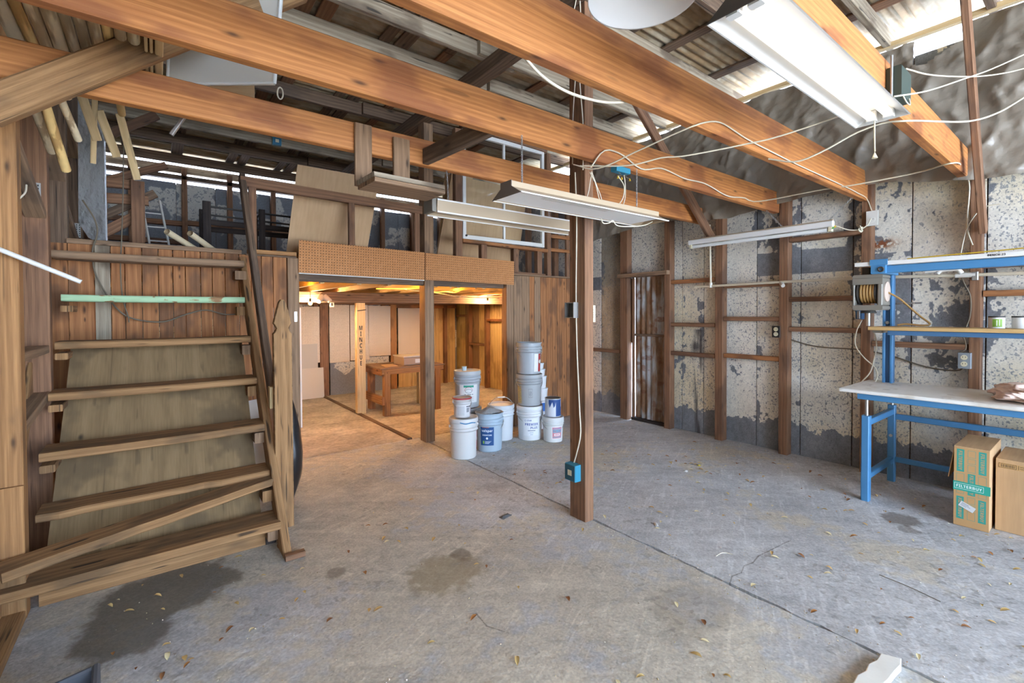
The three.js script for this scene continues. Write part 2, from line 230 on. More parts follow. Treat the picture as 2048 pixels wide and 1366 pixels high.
// flat sheet with thickness standing between two bottom corners, given height vector; uv in metres divided by tile
function sheet(corner, eu, ev, thick, mat, name, parent, tile = 1, nu = 1, nv = 1, bend = null) {
  const U = new THREE.Vector3(...eu), V = new THREE.Vector3(...ev), N = U.clone().cross(V).normalize().multiplyScalar(thick), lu = U.length(), lv = V.length(), P = [], T = [], I = [];
  for (const k of [1, 0]) for (let j = 0; j <= nv; j++) for (let i = 0; i <= nu; i++) { const u = i / nu, v = j / nv, b = bend ? bend(u, v) : 0, q = U.clone().multiplyScalar(u).addScaledVector(V, v).addScaledVector(N, k - 0.5).addScaledVector(N, b / thick); P.push(q.x, q.y, q.z); T.push(u * lu / tile, v * lv / tile); }
  const w = nu + 1, half = w * (nv + 1), id = (i, j, k) => (k ? half : 0) + j * w + i;
  for (let j = 0; j < nv; j++) for (let i = 0; i < nu; i++) { I.push(id(i, j, 0), id(i + 1, j, 0), id(i + 1, j + 1, 0), id(i, j, 0), id(i + 1, j + 1, 0), id(i, j + 1, 0)); I.push(id(i, j, 1), id(i + 1, j + 1, 1), id(i + 1, j, 1), id(i, j, 1), id(i, j + 1, 1), id(i + 1, j + 1, 1)); }
  const rim = (a, b) => { const n = half; I.push(a, a + n, b + n, a, b + n, b); };
  for (let i = 0; i < nu; i++) { rim(id(i, 0, 0), id(i + 1, 0, 0)); rim(id(i + 1, nv, 0), id(i, nv, 0)); } for (let j = 0; j < nv; j++) { rim(id(nu, j, 0), id(nu, j + 1, 0)); rim(id(0, j + 1, 0), id(0, j, 0)); }
  let g = new THREE.BufferGeometry(); g.setAttribute('position', new THREE.Float32BufferAttribute(P, 3)); g.setAttribute('uv', new THREE.Float32BufferAttribute(T, 2)); g.setIndex(I); g = g.toNonIndexed(); g.computeVertexNormals();
  return mesh(g, mat, corner, name, parent);
}
// corrugated metal: corner, along (corrugation direction), across; waves of given pitch
function corrugated(corner, along, across, pitch, depth, mat, name, parent, steps = 6, lift = null) {
  const A = new THREE.Vector3(...along), B = new THREE.Vector3(...across), N = A.clone().cross(B).normalize(), la = A.length(), lb = B.length(), n = Math.round(lb / pitch * steps), na = 4, P = [], T = [], I = [], u0 = rnd(), v0 = rnd();
  for (let i = 0; i <= n; i++) for (let k = 0; k <= na; k++) { const q = B.clone().multiplyScalar(i / n).addScaledVector(A, k / na).addScaledVector(N, depth / 2 * Math.cos(2 * Math.PI * i / steps) + (lift ? lift(i / n, k / na) : 0)); P.push(q.x, q.y, q.z); T.push(u0 + i / n * lb, v0 + k / na * la); }
  for (let i = 0; i < n; i++) for (let k = 0; k < na; k++) { const a = i * (na + 1) + k; I.push(a, a + 1, a + na + 2, a, a + na + 2, a + na + 1); }
  const g = new THREE.BufferGeometry(); g.setAttribute('position', new THREE.Float32BufferAttribute(P, 3)); g.setAttribute('uv', new THREE.Float32BufferAttribute(T, 2)); g.setIndex(I); g.computeVertexNormals();
  return mesh(g, mat, corner, name, parent);
}
function canvasTex(w, h, draw) { const c = document.createElement('canvas'); c.width = w; c.height = h; draw(c.getContext('2d'), w, h); const t = new THREE.CanvasTexture(c); t.colorSpace = THREE.SRGBColorSpace; return t; }
const FONT = await new FontLoader().loadAsync('fonts/droid/droid_sans_bold.typeface.json');
// ------------------------------------------------------------------ the setting: floor
M.concrete.bumpMap = noiseBump.clone(); M.concrete.bumpMap.repeat.set(24, 24);
M.wallBoard.bumpMap = noiseBump.clone(); M.wallBoard.bumpMap.repeat.set(10, 6);
function slab(outline, mat, parent, uvOf) {
  const s = new THREE.Shape(outline.map(([x, z]) => new THREE.Vector2(x, -z)));
  const g = new THREE.ExtrudeGeometry(s, { depth: 0.12, bevelEnabled: false }); g.rotateX(-Math.PI / 2); g.translate(0, -0.12, 0);
  const p = g.attributes.position, uv = g.attributes.uv; for (let i = 0; i < p.count; i++) { const [u, v] = uvOf(p.getX(i), p.getZ(i)); uv.setXY(i, u, v); }
  return mesh(g, mat, [0, 0, 0], 'slab', parent);
}
{
  const floor = structure('floor', 'worn grey concrete floor slabs with a dirt soil-filled joint', 'floor');
  const uvC = (x, z) => [(x - FX0) / (FX1 - FX0), (z - FZ0) / (FZ1 - FZ0)], uvH = (x, z) => [x / 2, z / 2];
  const edge = (off) => { const e = []; for (let z = -4.75; z <= 4.6; z += 0.055) e.push([2.32 + off + 0.010 * (fb(z * 3, off * 9, 3, 201) - 0.5) + rr(-0.0065, 0.0065), z]); return e; };
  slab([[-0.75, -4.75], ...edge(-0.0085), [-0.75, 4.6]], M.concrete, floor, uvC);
  slab([[5.1, 4.6], ...edge(0.0085).reverse(), [5.1, -4.75]], M.concrete, floor, uvC);
  slab([[-0.75, -8.5], [2.185, -8.5], [2.185, -4.77], [-0.75, -4.77]], M.hutFloor, floor, uvH);
  slab([[2.245, -8.5], [5.1, -8.5], [5.1, -4.77], [2.245, -4.77]], M.hutFloor, floor, uvH);
  block(2.187, 2.243, -0.08, 0.012, -8.4, -4.78, M.oldBrown, 'floor_sill', floor);
  block(-0.8, 5.2, -0.3, -0.13, -8.6, 4.7, M.brownish, 'subsoil', floor, { c: 0 });
  tag(block(-14, 20, -0.35, -0.31, -20, 22, rough(0xbfbfbd, 0.95, 0.004), 'ground', scene, { c: 0 }), 'pale bare ground outside around the barn', 'ground', undefined, 'structure');
}
// ------------------------------------------------------------------ right wall
function wallUV(m) { m.updateMatrixWorld(true); const p = m.geometry.attributes.position, uv = m.geometry.attributes.uv, q = new THREE.Vector3(); for (let i = 0; i < p.count; i++) { q.fromBufferAttribute(p, i).applyQuaternion(m.quaternion).add(baseOf.get(m)); uv.setXY(i, (q.z - WZ0) / (WZ1 - WZ0), q.y / WY1); } return m; }
{
  const w = structure('wall_right', 'long barn wall of peeling cream boards between brown studs', 'wall', [4.95, 0, -3]);
  const joints = [-4.75, -4.41, -4.06, -3.6, -3.145, -2.87, -2.28, -1.865, -1.442, -1.035, -0.6, -0.2, 0.25, 0.7, 1.15, 1.6, 2.05, 2.5, 2.95, 3.4, 3.85, 4.5];
  for (let i = 0; i + 1 < joints.length; i++) {
    const z0 = joints[i] + 0.004, z1 = joints[i + 1] - 0.004, o = rr(0, 0.008);
    if (i === 2) { wallUV(block(4.952 + o, 4.968 + o, 1.9, 3.3, z0, z1, M.wallBoard, 'wall_board', w, { c: 0.002, along: 1 })); continue; }
    if (i === 3) { wallUV(block(4.952 + o, 4.968 + o, 1.9, 3.3, z0, -3.375, M.wallBoard, 'wall_board', w, { c: 0.002, along: 1 })); wallUV(block(4.955, 4.971, 0, 3.3, -3.37, z1, M.wallBoard, 'wall_board', w, { c: 0.002, along: 1 })); continue; }
    wallUV(block(4.952 + o, 4.968 + o, 0, 3.49, z0, z1, M.wallBoard, 'wall_board', w, { c: 0.002, along: 1 }));
  }
  // outer sheathing closes the joints
  for (const [z0, z1, y0] of [[-8.5, -3.96, 0], [-3.96, -3.34, 1.87], [-3.34, 4.5, 0]]) block(4.985, 5.03, y0, 3.49, z0, z1, M.oldBrown, 'sheathing', w, { c: 0 });
  for (const [z, t] of [[-3.93, 0.115], [-3.28, 0.08], [-2.635, 0.085], [-1.98, 0.08], [-1.317, 0.072], [-0.645, 0.065], [0.03, 0.07], [0.72, 0.07], [1.42, 0.07], [2.1, 0.07], [2.8, 0.07], [3.5, 0.07], [4.2, 0.07], [-4.72, 0.08]]) block(4.85, 4.948, 0, 3.5, z - t / 2, z + t / 2, M.stud, 'stud', w);
  for (const z of [-5.3, -5.95, -6.62, -7.17, -7.78]) block(4.86, 4.948, 0, 3.5, z - 0.035, z + 0.035, M.stud, 'stud', w);
  const girts = [[-4.66, -4.0, 0.88], [-3.235, -2.685, 1.76], [-2.585, -2.025, 1.68], [-3.235, -2.685, 1.255], [-2.585, -2.025, 1.328], [-3.235, -2.685, 0.913], [-2.585, -2.025, 0.93], [-1.935, -1.36, 1.52], [-1.935, -1.36, 1.232], [-1.275, -0.685, 1.125], [-0.605, -0.01, 1.53], [-0.605, -0.01, 1.74], [-1.935, -1.36, 2.095], [-4.66, -4.0, 2.53], [-7.13, -6.66, 1.27], [-7.74, -7.21, 0.80], [-6.58, -6.0, 0.7], [-7.75, -8.24, 1.35], [0.07, 0.68, 1.4]];
  for (const [z0, z1, y] of girts) block(4.862, 4.945, y - 0.022, y + 0.022, Math.min(z0, z1), Math.max(z0, z1), rnd() < 0.6 ? M.stud : M.plank, 'girt', w);
  block(4.79, 4.948, 1.852, 1.9, -3.985, -3.245, M.plankGrey, 'door_header', w);
  // boards of the wall under the loft, and the grey boards over it
  let z = -8.4, k = 0; while (z < -4.76) { const q = Math.min(-4.755, z + rr(0.34, 0.52)), o = rr(0, 0.008); block(4.952 + o, 4.97 + o, 0, 1.84, z + 0.003, q - 0.003, [M.plyGold, M.plankGrey, M.plyGold][k % 3], 'wall_board', w, { c: 0.002, along: 1 }); block(4.952 + o, 4.97 + o, 1.845, 3.3, z + 0.003, q - 0.003, M.greyBoard, 'wall_board', w, { c: 0.002, along: 1, us: 1, vs: 1 }); z = q; k++; }
  block(4.78, 4.83, 3.56, 3.60, -8.2, 4.4, M.newWood, 'top_batten', w);
}
{ // rusty corrugated door in the right wall
  const d = structure('door_1', 'rusty corrugated metal door set between brown studs', 'door', [4.93, 0, -3.6]);
  corrugated([4.955, 1.12, -3.83], [0, 0.76, 0], [0, 0, 0.50], 0.078, 0.018, M.rustSheet, 'upper_sheet', d, 8);
  corrugated([4.96, 0.03, -3.83], [0, 1.1, 0], [0, 0, 0.50], 0.078, 0.018, M.rustSheet, 'lower_sheet', d, 8, (i, k) => (k < 0.1 ? 0.006 * Math.sin(i * 9) : 0));
  block(4.925, 4.942, 1.095, 1.125, -3.845, -3.325, M.oldBrown, 'door_rail', d);
  block(4.9, 5.03, 0.0, 0.035, -3.846, -3.325, M.darkWood, 'threshold', d);
  block(4.915, 4.945, 0.03, 1.85, -3.85, -3.815, M.stud, 'door_stile', d);
  block(4.95, 4.965, 1.0, 1.85, -3.9, -3.83, M.stud, 'cover_strip', d);
}
// ------------------------------------------------------------------ back wall
{
  const w = structure('wall_back', 'far barn wall of stained grey boards with daylight slits on top', 'wall', [2, 0, -8.35]);
  let x = -0.62; while (x < 4.94) { const q = Math.min(4.945, x + rr(0.38, 0.5)), o = rr(0, 0.008); block(x + 0.002, q - 0.002, 0, 3.315 + rr(-0.004, 0.004), -8.37 - o, -8.352 - o, M.greyBoard, 'wall_board', w, { c: 0.002, along: 1, us: 1, vs: 1 }); x = q; }
  block(-0.7, 5.0, 0, 3.3, -8.43, -8.39, M.oldBrown, 'sheathing', w, { c: 0 });
  for (const sx of [-0.3, 0.3, 0.87, 1.47, 2.1, 2.72, 3.3, 3.9, 4.5]) block(sx, sx + 0.07, 0, 3.52, -8.35, -8.26, M.stud, 'stud', w);
  block(-0.62, 4.95, 3.355, 3.415, -8.36, -8.26, M.oldBrown, 'plate', w);
  block(-0.62, 4.95, 3.455, 3.56, -8.36, -8.31, M.oldPale, 'plate', w);
  for (const [a, b, y] of [[-0.6, 0.3, 2.72], [0.37, 0.87, 2.74], [0.94, 1.47, 2.72], [1.54, 2.1, 2.7], [-0.6, 0.3, 2.45]]) block(a, b, y - 0.035, y + 0.035, -8.35, -8.27, M.stud, 'girt', w);
}
// ------------------------------------------------------------------ left wall
{
  const w = structure('wall_left', 'stud wall beside the stairs with pale sheathing behind it', 'wall', [-0.6, 0, -3]);
  for (const [z0, z1] of [[-8.5, -6.3], [-6.3, -4.1], [-4.1, -1.9], [-1.9, 0.0], [0.0, 2.3], [2.3, 4.6]]) block(-0.66, -0.612, -0.05, 3.72, z0 + 0.002, z1 - 0.002, M.leftSheet, 'sheathing', w, { c: 0.001 });
  const st = [[-3.09, M.studPale, 0.09], [-3.83, M.stud, 0.08], [-4.58, M.oldBrown, 0.08], [-5.44, M.oldBrown, 0.08], [-2.3, M.studPale, 0.08], [-1.5, M.stud, 0.08], [-0.7, M.stud, 0.08], [0.1, M.stud, 0.08], [0.9, M.stud, 0.08], [1.7, M.stud, 0.08], [2.5, M.stud, 0.08], [3.3, M.stud, 0.08], [4.1, M.stud, 0.08], [-6.3, M.stud, 0.08], [-7.1, M.stud, 0.08], [-7.9, M.stud, 0.08]];
  for (const [z, m, t] of st) block(-0.611, -0.5, 0, 3.5, z - t / 2, z + t / 2, m, 'stud', w);
  // short let-in braces between the studs
  for (const [z0, y0, z1, y1] of [[-3.14, 2.22, -3.79, 1.98], [-3.87, 2.72, -4.54, 2.36], [-4.62, 2.2, -5.40, 1.95], [-4.62, 2.95, -5.4, 2.75], [-3.14, 1.2, -3.79, 1.2], [-3.14, 0.86, -3.79, 0.93]]) bar([-0.55, y0, z0], [-0.55, y1, z1], 0.09, 0.045, M.plankGrey, 'brace', w);
  bar([-0.5, 2.86, -5.44], [0.02, 3.25, -5.44], 0.05, 0.075, M.stud, 'brace', w); bar([-0.5, 2.72, -6.3], [0.1, 3.02, -6.3], 0.05, 0.075, M.stud, 'brace', w);
  // patches nailed over the near stud
  block(-0.622, -0.497, 0.26, 0.62, -3.043, -3.028, M.studPale, 'patch_board', w); block(-0.6, -0.497, 0.02, 0.27, -3.044, -3.03, M.tread, 'patch_board', w);
  block(-0.609, -0.5, 0.0, 0.045, -3.04, -0.1, M.tread, 'sole_plate', w);
}
// ------------------------------------------------------------------ front wall behind the viewer: wide open barn doorway
{
  const w = structure('wall_front', 'front barn wall with a wide open doorway', 'wall', [2, 0, 4.5]);
  block(-0.7, -0.45, 0, 3.7, 4.5, 4.56, M.plank, 'wall_board', w, { along: 1 }); block(4.75, 5.0, 0, 3.7, 4.5, 4.56, M.plank, 'wall_board', w, { along: 1 });
  block(-0.45, 4.75, 3.45, 3.7, 4.5, 4.56, M.plank, 'wall_board', w);
}
// ------------------------------------------------------------------ roof
{
  const c = structure('ceiling', 'old rafters and skip boards under corrugated metal roofing', 'roof', [2, 3.55, -3]);
  const raf = [[4.3, M.oldPale], [3.65, M.oldBrown], [3.0, M.oldPale], [2.35, M.oldBrown], [1.7, M.oldPale], [1.1, M.oldPale], [0.45, M.oldBrown], [-0.2, M.oldPale], [-0.62, M.oldBrown], [-1.22, M.oldPale], [-1.85, M.oldBrown], [-2.5, M.oldPale], [-3.32, M.oldPale], [-3.8, M.oldPale], [-5.05, M.oldBrown], [-5.8, M.oldPale], [-6.62, M.oldPale], [-7.25, M.oldBrown], [-8.2, M.oldBrown]];
  for (const [z, m] of raf) { const cut = rr(1.4, 2.9), o = 0.05; block(-0.62, cut + 0.25, 3.565, 3.69, z - o / 2, z + o / 2, m, 'rafter', c); block(cut - 0.15, 5.05, 3.567, 3.688, z + o / 2, z + o * 1.5, m, 'rafter', c); }
  for (const x of [-0.3, 0.25, 0.9, 1.05, 1.55, 1.7, 2.08, 2.6, 3.1, 3.57, 4.35]) { const wd = rr(0.09, 0.14); let z = -8.4; while (z < 4.6) { const q = Math.min(4.6, z + rr(2, 3.4)); block(x - wd / 2, x + wd / 2, 3.692, 3.714, z, q - 0.004, rnd() < 0.5 ? M.oldBrown : M.stud, 'skip_board', c); z = q; } }
  for (let z = -8.5, k = 0; z < 4.6; z += 0.62, k++) corrugated([-0.8, 3.726 + (k % 2) * 0.004, z], [5.95, 0, 0], [0, 0, 0.684], 0.076, 0.022, M.roofing, 'roof_sheet', c, 6);
}
tag(block(2.24, 2.36, 3.445, 3.565, -8.3, 4.4, M.oldBrown, 'roof_beam', scene), 'dark roof beam carried by the two tall posts', 'beam', undefined, 'structure');
// ------------------------------------------------------------------ tie beams
const tie = [[-2.77, 2.372, 2.54, 'orange fir tie beam carrying the small hanging shelf'], [-2.02, 2.368, 2.57, 'orange fir tie beam just before the middle post, with a cable stapled on'], [-1.31, 2.352, 2.60, 'orange fir tie beam passing under the enamel lamp shade'], [-0.68, 2.395, 2.60, 'brown fir tie beam right above the lit fluorescent lamp']];
tie.forEach(([z, y0, y1, label]) => tag(block(-0.5, 4.846, y0, y1, z - 0.058, z, M.fir, 'ceiling_beam', scene, { c: 0.006 }), label, 'beam', undefined, 'structure'));
// braces
tag(bar([-0.52, 2.19, -2.66], [0.62, 3.13, -2.66], 0.06, 0.13, M.tread, 'diagonal_brace', scene, { c: 0.008, up: [0, 1, 0] }), 'thick rough diagonal brace crossing before the poles', 'brace', undefined, 'structure');
tag(bar([4.83, 2.18, -2.69], [3.2, 3.72 - 0.14, -2.69], 0.04, 0.1, M.stud, 'diagonal_brace', scene), 'slim brown brace from the wall up to the roof by the middle beams', 'brace', undefined, 'structure');
tag(bar([4.80, 1.98, -0.60], [3.95, 3.55, -0.60], 0.04, 0.085, M.stud, 'diagonal_brace', scene), 'slim brown brace hanging over the workbench', 'brace', undefined, 'structure');
tag(bar([1.41, 2.425, -2.765], [1.46, 2.42, -2.08], 0.045, 0.1, M.oldBrown, 'cross_tie', scene), 'short grey timber tying two orange beams together', 'timber', undefined, 'structure');
// ------------------------------------------------------------------ partition under the loft
{
  const w = structure('wall_partition', 'plank partition under the loft with two wide openings', 'wall', [2, 0, -4.52]);
  const L = [-0.5, -0.36, -0.27, -0.19, -0.09, 0.01, 0.10, 0.18, 0.28, 0.36, 0.45, 0.55, 0.64, 0.72, 0.81, 0.92];
  for (let i = 0; i + 1 < L.length; i++) block(L[i] + 0.0025, L[i + 1] - 0.0025, 0, 1.905, -4.525 - rr(0, 0.004), -4.505, i === 1 ? M.oldPale : rnd() < 0.15 ? M.plankGrey : M.plank, 'plank', w, { along: 1, c: 0.002 });
  for (const [a, b] of [[-0.6, -0.5]]) block(a, b, 0, 1.905, -4.53, -4.505, M.plank, 'plank', w, { along: 1 });
  const Rr = [3.475, 3.61, 3.73, 3.81, 3.91, 4.02, 4.11, 4.20, 4.29, 4.37, 4.47, 4.58, 4.7, 4.845];
  for (let i = 0; i + 1 < Rr.length; i++) block(Rr[i] + 0.0015, Rr[i + 1] - 0.0015, 0.005, 1.86, -4.53 - rr(0, 0.006), -4.505, rnd() < 0.22 ? M.plankGrey : M.plank, 'plank', w, { along: 1, c: 0.002 });
  block(0.925, 1.02, 0, 1.9, -4.57, -4.49, M.plankGrey, 'door_post', w); block(3.365, 3.47, 0, 1.95, -4.6, -4.5, M.plankGrey, 'door_post', w);
  block(0.975, 0.998, 1.33, 1.42, -4.489, -4.487, M.zinc, 'latch_plate', w, { c: 0 });
  block(-0.5, 0.57, 1.905, 1.94, -4.62, -4.485, M.plankGrey, 'ledge', w); block(0.6, 1.0, 1.9, 1.915, -4.6, -4.49, M.oldBrown, 'ledge', w); block(0.62, 1.0, 1.918, 1.955, -4.58, -4.49, M.studPale, 'ledge', w);
  block(3.45, 4.84, 1.865, 1.885, -4.6, -4.5, M.plankGrey, 'ledge', w);
}
tag(block(2.29, 2.40, 0, 3.445, -4.67, -4.53, M.plankGrey, 'loft_post', scene, { c: 0.006 }), 'tall weathered post between the two loft openings', 'post', undefined, 'structure');
{
  const l = structure('loft_floor', 'loft floor boards over joists, lit gold from below', 'floor', [2, 1.8, -6.4]);
  for (let x = -0.6, k = 0; x < 4.9; k++) { const q = Math.min(4.94, x + rr(0.16, 0.24)); block(x + 0.001, q - 0.001, 1.862, 1.884, -8.34, -4.56, k % 2 ? M.plank : M.plyGold, 'floor_board', l, { c: 0.001, along: 2 }); x = q; }
  for (const x of [-0.4, -0.05, 0.3, 0.65, 0.95, 1.25, 1.6, 1.92, 2.46, 2.75, 3.1, 3.45, 3.85, 4.25, 4.65]) { block(x - 0.02, x + 0.02, 1.69, 1.861, -8.33, -4.6, M.plyGold, 'joist', l); }
  block(0.95, 4.85, 1.55, 1.688, -6.46, -6.36, M.oldBrown, 'girder', l);
  block(0.95, 4.85, 1.56, 1.688, -8.33, -8.25, M.stud, 'girder', l);
  block(1.0, 4.84, 1.7, 1.86, -4.6, -4.565, M.oldBrown, 'rim_joist', l);
}
{ // post with stencilled letters
  const p = structure('stencilled_post', 'pale new post stencilled with MINCHUE under the loft', 'post', [2.25, 0, -6.44]);
  block(2.19, 2.31, 0, 1.55, -6.49, -6.40, M.newWood, 'post', p, { c: 0.004 });
  const ls = []; 'MINCHUE'.split('').forEach((ch, i) => { const g = new TextGeometry(ch, { font: FONT, size: 0.062, depth: 0.0012, curveSegments: 4 }); g.computeBoundingBox(); g.scale(0.72, 1, 1); g.computeBoundingBox(); g.translate(-(g.boundingBox.max.x + g.boundingBox.min.x) / 2, -i * 0.082, 0); ls.push(g); });
  mesh(mergeGeometries(ls), M.black, [2.245, 1.17, -6.4], 'lettering', p);
  rod([2.2, 1.44, -6.40], [2.2, 1.44, -6.37], 0.005, M.darkSteel, 'hook', p); rod([2.2, 1.44, -6.37], [2.31, 1.455, -6.37], 0.006, M.darkSteel, 'hook', p);
}
{ // loft railing and framing over the partition
  const r = structure('loft_railing', 'brown loft railing of one long rail on posts', 'railing', [1.5, 1.9, -4.6]);
  bar([0.58, 2.545, -4.6], [2.29, 2.515, -4.6], 0.045, 0.085, M.stud, 'rail', r);
  block(0.64, 0.70, 1.885, 2.55, -4.62, -4.58, M.stud, 'rail_post', r); block(1.5, 1.56, 1.885, 2.5, -4.62, -4.58, M.stud, 'rail_post', r);
  block(2.2, 2.26, 1.885, 2.49, -4.62, -4.58, M.stud, 'rail_post', r);
  const f = structure('wall_upper', 'open brown stud framing around the loft window', 'wall', [3.5, 1.9, -4.6]);
  for (const [a, b, y1] of [[2.70, 2.79, 3.5], [3.05, 3.13, 2.21], [3.53, 3.61, 2.2], [3.92, 4.0, 2.2], [4.09, 4.16, 3.5]]) block(a, b, 1.886, y1, -4.64, -4.57, M.stud, 'stud', f);
  bar([2.79, 2.235, -4.6], [4.09, 2.215, -4.6], 0.09, 0.04, M.plank, 'window_sill', f);
  bar([2.79, 3.56, -4.6], [4.09, 3.53, -4.6], 0.07, 0.05, M.stud, 'header', f);
  bar([3.45, 1.905, -4.6], [4.05, 1.895, -4.6], 0.08, 0.03, M.stud, 'plate', f);
  for (const y of [2.24, 2.42, 2.78]) bar([4.16, y, -4.6], [4.84, y, -4.6], 0.05, 0.045, M.plank, 'girt', f);
  block(4.45, 4.51, 1.886, 2.76, -4.62, -4.58, M.stud, 'stud', f);
}
{ // old six-light window standing in the framing
  const w = structure('window_1', 'old white framed window standing in the loft framing', 'window', [3.42, 2.26, -4.62]);
  const x0 = 2.81, x1 = 4.06, y0 = 2.26, y1 = 3.52, z0 = -4.63, z1 = -4.59;
  block(x0, x0 + 0.045, y0, y1, z0, z1, M.whitePaint, 'window_stile', w); block(x1 - 0.045, x1, y0, y1, z0, z1, M.whitePaint, 'window_stile', w);
  block(x0 + 0.045, x1 - 0.045, y0, y0 + 0.05, z0, z1, M.whitePaint, 'window_rail', w); block(x0 + 0.045, x1 - 0.045, y1 - 0.05, y1, z0, z1, M.whitePaint, 'window_rail', w);
  block(3.395, 3.425, y0 + 0.05, y1 - 0.05, z0 + 0.005, z1 - 0.005, M.whitePaint, 'muntin', w);
  const glass = new THREE.MeshPhysicalMaterial({ color: 0xf8fbfa, roughness: 0.04, transmission: 1, thickness: 0, ior: 1.5 });
  for (const [a, b] of [[x0 + 0.045, 3.395], [3.425, x1 - 0.045]]) mesh(new THREE.PlaneGeometry(b - a, y1 - y0 - 0.1), glass, [(a + b) / 2, (y0 + y1) / 2, -4.61], 'pane', w);
  rod([2.85, 2.3, -4.59], [2.85, 2.3, -4.575], 0.012, M.darkSteel, 'latch', w);
}
{ // pegboard room at the back under the loft: studs and boards
  const w = structure('wall_workroom', 'brown studs of the workroom back wall under the loft', 'wall', [3, 0, -8.2]);
  for (const [a, b, m] of [[2.17, 2.31, M.stud], [3.42, 3.54, M.studPale]]) block(a, b, 0, 1.56, -8.24, -8.16, m, 'stud', w);
  for (const x of [4.1, 4.55]) block(x, x + 0.07, 0, 1.56, -8.24, -8.17, M.stud, 'stud', w);
  let x = 3.6; while (x < 4.83) { const q = Math.min(4.84, x + rr(0.2, 0.3)); block(x + 0.002, q - 0.002, 0, 1.56, -8.248, -8.242, M.plyGold, 'wall_board', w, { along: 1, c: 0.001 }); x = q; }
  block(3.55, 4.84, 1.5, 1.56, -8.24, -8.2, M.plank, 'rail', w);
}
// ------------------------------------------------------------------ pegboards
const peg = (x0, x1, y0, y1, z, mat, label, group) => tag(sheet([x0, y0, z], [x1 - x0, 0, 0], [0, y1 - y0, 0], 0.006, mat, 'pegboard', scene, 0.25), label, 'pegboard', group);
tag(sheet([1.012, 1.772, -4.478], [1.245, -0.017, 0], [0.006, 0.292, 0], 0.007, M.pegBrown, 'pegboard', scene, 0.25), 'brown pegboard strip with a pale lower edge over the wider opening', 'pegboard');
tag(sheet([2.268, 1.757, -4.478], [1.19, -0.014, 0], [0.004, 0.286, 0], 0.007, M.pegBrown, 'pegboard', scene, 0.25), 'brown pegboard strip over the opening beside the plank wall', 'pegboard');
tag(bar([1.012, 1.766, -4.478], [2.255, 1.75, -4.478], 0.012, 0.008, M.whitePaint, 'edge_strip', scene), 'thin white strip along the foot of the wider brown pegboard', 'strip');
peg(1.55, 2.16, 0.58, 1.52, -8.15, M.pegCream, 'cream pegboard behind the small bulb in the workroom corner');
peg(2.32, 2.66, 0.56, 1.55, -8.15, M.pegCream, 'narrow cream pegboard sheet beside the dark stud');
tag(sheet([2.67, 0.58, -8.145], [0.32, 0, 0], [0, 0.97, 0], 0.006, M.pegCream, 'pegboard', scene, 0.25, 4, 6, (u, v) => 0.06 * (1 - v) ** 3 * u), 'cream pegboard with a curled corner behind the stencilled post', 'pegboard');
peg(3.0, 3.41, 0.63, 1.54, -8.15, M.pegCream, 'cream pegboard between the stencilled post and the brown stud');
peg(3.56, 4.12, 0.55, 1.5, -8.15, M.pegCream, 'cream pegboard above the plastic storage box');
tag(sheet([1.62, 0.42, -8.12], [0.5, 0, 0], [0, 0.48, -0.02], 0.01, rough(0xb9b4aa, 0.8), 'panel_board', scene), 'grey panel leaning upright under the corner pegboard', 'board');
tag(sheet([1.6, 0.0, -8.06], [0.6, 0, 0.0], [0, 0.5, -0.035], 0.01, rough(0xc9bfb0, 0.8), 'panel_board', scene), 'pale cardboard panel standing on the workroom floor', 'board');
tag(sheet([2.34, 0.0, -8.19], [0.46, 0, 0], [0, 0.56, 0], 0.01, M.greyBoard, 'panel_board', scene), 'stained grey panel below the narrow cream pegboard', 'board');
tag(sheet([2.83, 0.0, -8.19], [0.56, 0, 0], [0, 0.62, 0], 0.01, M.greyBoard, 'panel_board', scene), 'stained grey panel behind the work table legs', 'board');
tag(block(1.04, 1.40, 0.0, 1.475, -6.125, -6.085, M.whitePaint, 'melamine_board', scene), 'tall white melamine board standing inside the wider opening', 'board');
